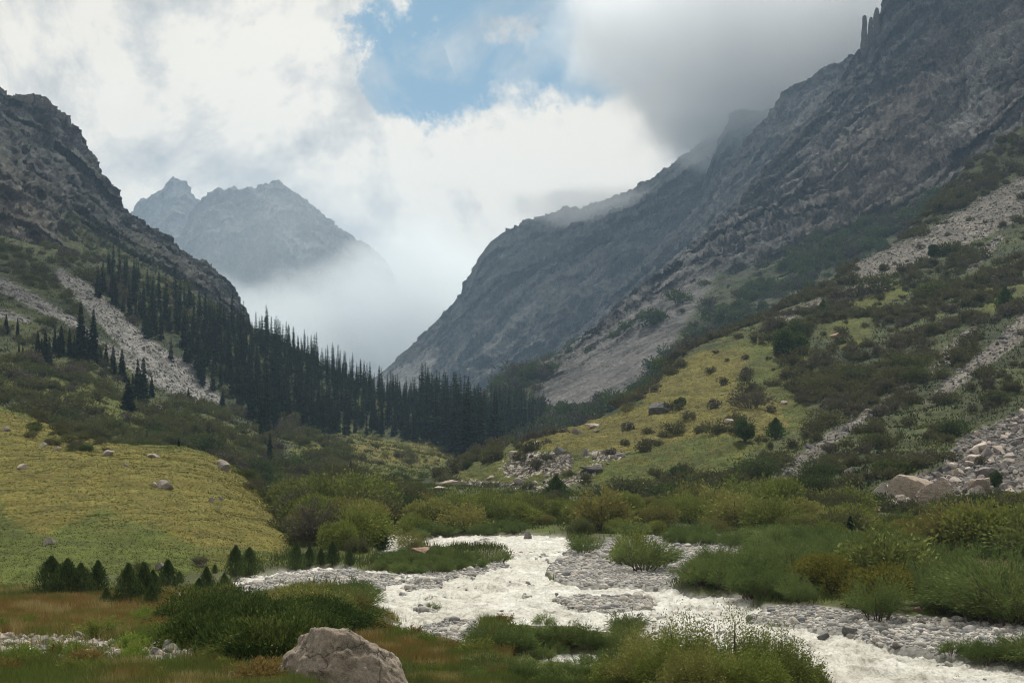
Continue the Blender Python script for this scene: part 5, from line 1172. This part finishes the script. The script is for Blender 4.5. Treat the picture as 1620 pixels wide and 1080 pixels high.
# ------------------------------------------------------------------ light, air, camera
SUN_EL, SUN_AZ = math.radians(60), math.radians(12)      # the sun stands ahead, a little to the right, behind broken cloud
def make_world():
    w = bpy.data.worlds.new('World'); scene.world = w; w.use_nodes = True
    t = w.node_tree; t.nodes.clear()
    sky = N(t, 'ShaderNodeTexSky', sky_type='NISHITA', sun_disc=False, sun_elevation=SUN_EL, sun_rotation=SUN_AZ, altitude=2200., air_density=1.0, dust_density=1.)
    geo = N(t, 'ShaderNodeTexCoord').outputs['Generated']
    # direction, warped by turbulence so that cloud edges billow
    n1 = N(t, 'ShaderNodeTexNoise', i_Scale=8., i_Detail=13., i_Roughness=.66); t.links.new(geo, n1.inputs['Vector'])
    sub = N(t, 'ShaderNodeVectorMath', operation='SUBTRACT'); t.links.new(n1.outputs['Color'], sub.inputs[0]); sub.inputs[1].default_value = (.5, .5, .5)
    sc = N(t, 'ShaderNodeVectorMath', operation='SCALE'); sc.inputs['Scale'].default_value = .15; t.links.new(sub.outputs[0], sc.inputs[0])
    ad = N(t, 'ShaderNodeVectorMath', operation='ADD'); t.links.new(geo, ad.inputs[0]); t.links.new(sc.outputs[0], ad.inputs[1])
    def blob(px, py, r0, r1, src=ad.outputs[0]):
        d = P(px, py, 1.); d /= np.linalg.norm(d)
        vd = N(t, 'ShaderNodeVectorMath', operation='DISTANCE'); t.links.new(src, vd.inputs[0]); vd.inputs[1].default_value = tuple(d)
        mr = N(t, 'ShaderNodeMapRange', interpolation_type='SMOOTHSTEP'); t.links.new(vd.outputs['Value'], mr.inputs[0])
        mr.inputs[1].default_value = r0 / F; mr.inputs[2].default_value = r1 / F; mr.inputs[3].default_value = 1.; mr.inputs[4].default_value = 0.
        return mr.outputs[0]
    def comb(lst, op='MAXIMUM'):
        a = lst[0]
        for b in lst[1:]:
            m = N(t, 'ShaderNodeMath', operation=op); t.links.new(a, m.inputs[0]); t.links.new(b, m.inputs[1]); a = m.outputs[0]
        return a
    def mul(a, k):
        m = N(t, 'ShaderNodeMath', operation='MULTIPLY'); t.links.new(a, m.inputs[0])
        if isinstance(k, (int, float)): m.inputs[1].default_value = k
        else: t.links.new(k, m.inputs[1])
        return m.outputs[0]
    hole = comb([blob(*b) for b in SKY_HOLES])
    # thin veil inside the hole
    n3 = noise_tex(t, 9., 10, .65, geo, .6)
    veil = ramp(t, n3, [(.45, 0), (.72, .75)])
    hole2 = mul(hole, N_inv(t, veil))
    wisp = comb([blob(836, 76, 3, 30), blob(640, 12, 6, 50), blob(700, 30, 4, 40)])
    hole2 = mul(hole2, N_inv(t, mul(wisp, .8)))
    # cloud brightness: billows, dark bases, bright rims
    nA = noise_tex(t, 5., 12, .62, geo, .25)
    off = N(t, 'ShaderNodeVectorMath', operation='ADD'); t.links.new(geo, off.inputs[0]); off.inputs[1].default_value = (.012, 0, .03)
    nB = noise_tex(t, 5., 12, .62, off.outputs[0], .25)
    dd = N(t, 'ShaderNodeMath', operation='SUBTRACT'); t.links.new(nA, dd.inputs[0]); t.links.new(nB, dd.inputs[1])
    ml = N(t, 'ShaderNodeMath', operation='MULTIPLY_ADD'); t.links.new(dd.outputs[0], ml.inputs[0]); ml.inputs[1].default_value = 1.6; t.links.new(nA, ml.inputs[2])
    n2 = ml.outputs[0]
    base = ramp(t, n2, [(.30, (5.0, 5.15, 5.1)), (.44, (6.9, 6.8, 6.4)), (.58, (9.2, 8.7, 7.7))])
    dark = comb([blob(*b, src=ad.outputs[0]) for b in SKY_DARK])
    bright = comb([blob(*b, src=ad.outputs[0]) for b in SKY_BRIGHT])
    c = mixc(t, mul(bright, .75), base, ramp(t, n2, [(.36, (6.6, 6.5, 6.2)), (.56, (9.6, 9.05, 8.0))]))
    c = mixc(t, mul(dark, .8), c, ramp(t, n2, [(.3, (1.5, 1.8, 2.1)), (.65, (2.7, 3.0, 3.3))]))
    blue = mixc(t, .75, sky.outputs[0], (2.3, 4.0, 5.1))
    c = mixc(t, hole2, c, blue)
    # less light from the ground side
    sp = N(t, 'ShaderNodeSeparateXYZ'); t.links.new(geo, sp.inputs[0])
    lo = N(t, 'ShaderNodeMapRange'); t.links.new(sp.outputs[2], lo.inputs[0]); lo.inputs[1].default_value = -.08; lo.inputs[2].default_value = .0
    c = mixc(t, lo.outputs[0], (.6, .6, .55), c)
    bg = N(t, 'ShaderNodeBackground', i_Strength=.1); t.links.new(c, bg.inputs[0])
    o = N(t, 'ShaderNodeOutputWorld'); t.links.new(bg.outputs[0], o.inputs[0])
def N_inv(t, s):
    m = N(t, 'ShaderNodeMath', operation='SUBTRACT'); m.inputs[0].default_value = 1.; t.links.new(s, m.inputs[1]); return m.outputs[0]
SKY_HOLES = [(q[0], q[1], q[2] + (q[3] - q[2]) * .25, q[3] - (q[3] - q[2]) * .15) for q in [(560, 90, 20, 60), (590, 120, 40, 75), (640, 90, 60, 110), (720, 70, 70, 130), (800, 60, 70, 130), (890, 40, 60, 130), (960, 40, 60, 120), (1010, 60, 20, 80), (600, 20, 20, 70), (570, 60, 30, 70), (680, 150, 20, 60), (850, 120, 10, 70), (555, 150, 6, 26), (510, 70, 4, 24)]]
SKY_DARK = [(1250, 60, 120, 260), (1180, 180, 60, 190), (1120, 100, 10, 150), (1400, 0, 150, 300), (1080, 20, 20, 120), (1300, 200, 60, 200), (520, 540, 60, 220)]
SKY_BRIGHT = [(450, 110, 30, 140), (380, 60, 30, 110), (220, 100, 10, 60), (760, 240, 60, 190), (900, 230, 60, 180), (620, 240, 40, 150), (1000, 180, 20, 130), (60, 30, 30, 130), (160, 180, 5, 60)]
make_world()
sd = bpy.data.lights.new('sun', 'SUN'); sd.energy = 4.7; sd.angle = math.radians(3); sd.color = (1., .94, .82)
so = bpy.data.objects.new('sun', sd); COL.objects.link(so)
sv = Vector((math.sin(SUN_AZ) * math.cos(SUN_EL), math.cos(SUN_AZ) * math.cos(SUN_EL), math.sin(SUN_EL)))
so.rotation_euler = sv.to_track_quat('Z', 'Y').to_euler()

def box_mesh(name, lo, hi, mat):
    v = [(x, y, z) for x in (lo[0], hi[0]) for y in (lo[1], hi[1]) for z in (lo[2], hi[2])]
    f = np.array([(0, 1, 3, 2), (4, 6, 7, 5), (0, 4, 5, 1), (2, 3, 7, 6), (0, 2, 6, 4), (1, 5, 7, 3)])
    return obj(name, mesh_np(name, np.array(v), f, [mat]))
def vol_mat(name, density, col=(1, 1, 1), aniso=0.2, field=None):
    m, t = nt(name)
    pv = N(t, 'ShaderNodeVolumePrincipled'); pv.inputs['Color'].default_value = (*col, 1); pv.inputs['Density'].default_value = density; pv.inputs['Anisotropy'].default_value = aniso
    if field: t.links.new(field(t), pv.inputs['Density'])
    o = N(t, 'ShaderNodeOutputMaterial'); t.links.new(pv.outputs[0], o.inputs[1]); return m
allz = max(float(s.V[:, 2].max()) for s in SHEETS.values()); lowz = min(float(s.V[:, 2].min()) for s in SHEETS.values())
allx = max(float(np.abs(s.V[:, 0]).max()) for s in SHEETS.values()); ally = max(float(s.V[:, 1].max()) for s in SHEETS.values())
hz = box_mesh('haze', (-allx - 60, -60, lowz - 1), (allx + 60, ally + 60, allz + 8), vol_mat('haze_air', HAZE, (.50, .72, 1.), .2))
tag(hz, kind='stuff')

def cloud_bank(name, px, py, Y, size, dens, label, wl, seed, thr=.45, soft=.2, group=None):
    """a bank of cloud: an ellipsoid of fine droplets whose density billows and thins to nothing at the edge"""
    c = P(px, py, Y)
    def field(t):
        tc = N(t, 'ShaderNodeTexCoord').outputs['Object']
        ln = N(t, 'ShaderNodeVectorMath', operation='LENGTH'); t.links.new(tc, ln.inputs[0])
        fall = N(t, 'ShaderNodeMapRange', interpolation_type='SMOOTHSTEP'); t.links.new(ln.outputs['Value'], fall.inputs[0])
        fall.inputs[1].default_value = .25; fall.inputs[2].default_value = 1.; fall.inputs[3].default_value = 1.; fall.inputs[4].default_value = 0.
        n = N(t, 'ShaderNodeTexNoise', i_Scale=1. / wl, i_Detail=6., i_Roughness=.6); t.links.new(pos_vec(t), n.inputs['Vector'])
        a = N(t, 'ShaderNodeMath', operation='ADD'); t.links.new(fall.outputs[0], a.inputs[0]); nm = N(t, 'ShaderNodeMath', operation='MULTIPLY_ADD'); t.links.new(n.outputs[0], nm.inputs[0]); nm.inputs[1].default_value = 2.4; nm.inputs[2].default_value = -.7; t.links.new(nm.outputs[0], a.inputs[1])
        mr = N(t, 'ShaderNodeMapRange', interpolation_type='SMOOTHSTEP'); t.links.new(a.outputs[0], mr.inputs[0])
        mr.inputs[1].default_value = thr + .25; mr.inputs[2].default_value = thr + .25 + soft + .38; mr.inputs[3].default_value = 0.; mr.inputs[4].default_value = dens
        return mr.outputs[0]
    m = vol_mat(name + '_vapour', dens, (.90, .95, 1.) if name == 'mist' else (.92, .95, .99), .35 if name == 'mist' else .3, field)
    bm = bmesh.new(); bmesh.ops.create_icosphere(bm, subdivisions=3, radius=1.); me = bpy.data.meshes.new(name); bm.to_mesh(me); bm.free(); me.materials.append(m)
    o = obj(name, me, loc=c, scale=size); tag(o, label, 'cloud', group, 'stuff'); return o
if CLOUDS:
    cloud_bank('cloud', 1240, 60, 2480, (600, 420, 250), .009, 'grey cloud pouring over the dark ridge line under the upper cliffs', 170, 1, .5, .0)
    cloud_bank('cloud', 930, 330, 2750, (220, 160, 60), .005, 'pale cloud hanging on the top of the flat shouldered ridge', 150, 2)
    cloud_bank('cloud', 1290, 95, 2600, (260, 330, 130), .005, 'grey cloud hiding the crest behind the rock needles', 150, 3)
    cloud_bank('cloud', CX + 900 / 2050 * F, HY - 1200 / 2050 * F, 2050, (680, 880, 200), .011, 'unseen cloud sheet added above the dark cliffs to keep them in shade', 400, 8)  # added above the frame to block the sun on the cliffs
    cloud_bank('cloud', CX - 720 / 1800 * F, HY - 1080 / 1800 * F, 1800, (620, 620, 170), .011, 'unseen cloud sheet added to shade the rocky mountain opposite the cliffs', 400, 9)  # out of view, added so that its shadow falls on the left mountain
    cloud_bank('cloud', CX + 250 / 3350 * F, HY - 1330 / 3350 * F, 3350, (700, 600, 180), .008, 'unseen cloud sheet added above the flat shouldered ridge to shade it', 400, 10)  # another added sun blocker over the frame, shades the far ridge
    cloud_bank('cloud', CX + 540 / 1270 * F, HY - 1150 / 1270 * F, 1270, (330, 330, 120), .012, 'small unseen cloud added to put the scrub slope in shade', 200, 12)  # added out of view to darken the upper right slope
    cloud_bank('cloud', CX - 170 / 1190 * F, HY - 1150 / 1190 * F, 1190, (210, 240, 110), .012, 'small unseen cloud added to cast shade on the forest hillside', 200, 13)  # added out of view, its shadow leaves the near meadow lit
    cloud_bank('mist', 705, 455, 4350, (270, 260, 170), .006, 'bright mist swallowing the flank of the larger distant peak', 150, 11)
    cloud_bank('mist', 1165, 215, 2520, (200, 200, 90), .008, 'thin cloud wrapped round the shoulder under the grey cloud', 120, 7)
    cloud_bank('mist', 430, 420, 4000, (900, 420, 520), .0004, 'thin veil of mist drifting in front of the two distant peaks', 420, 6)
    cloud_bank('mist', 450, 540, 3850, (680, 480, 300), .0030, 'pale mist filling the valley below the distant peaks', 300, 4, .38)
    cloud_bank('mist', 670, 470, 3900, (420, 420, 300), .0035, 'bluish mist between the distant peaks and the flat shouldered ridge', 260, 5)

cam = bpy.data.cameras.new('camera'); cam.lens = 50.; cam.sensor_width = 36.; cam.sensor_fit = 'HORIZONTAL'; cam.shift_y = (HY - 540) / 1620.; cam.clip_start = .5; cam.clip_end = 30000
co = bpy.data.objects.new('camera', cam); COL.objects.link(co); co.rotation_euler = (math.pi / 2, 0, 0); scene.camera = co
vs = scene.view_settings; vs.view_transform = 'Standard'; vs.look = 'None'; vs.exposure = .08; vs.gamma = 1.; vs.use_curve_mapping = False
cy = scene.cycles
cy.use_denoising = DENOISE; cy.denoising_prefilter = 'ACCURATE'; cy.filter_width = 1.1; cy.max_bounces = 6; cy.diffuse_bounces = 3; cy.glossy_bounces = 2; cy.transmission_bounces = 3; cy.transparent_max_bounces = 8; cy.volume_bounces = 3
cy.volume_step_rate = 1.5; cy.volume_max_steps = 128
cy.use_adaptive_sampling = True; cy.adaptive_threshold = .01
scene.render.threads_mode = 'AUTO'
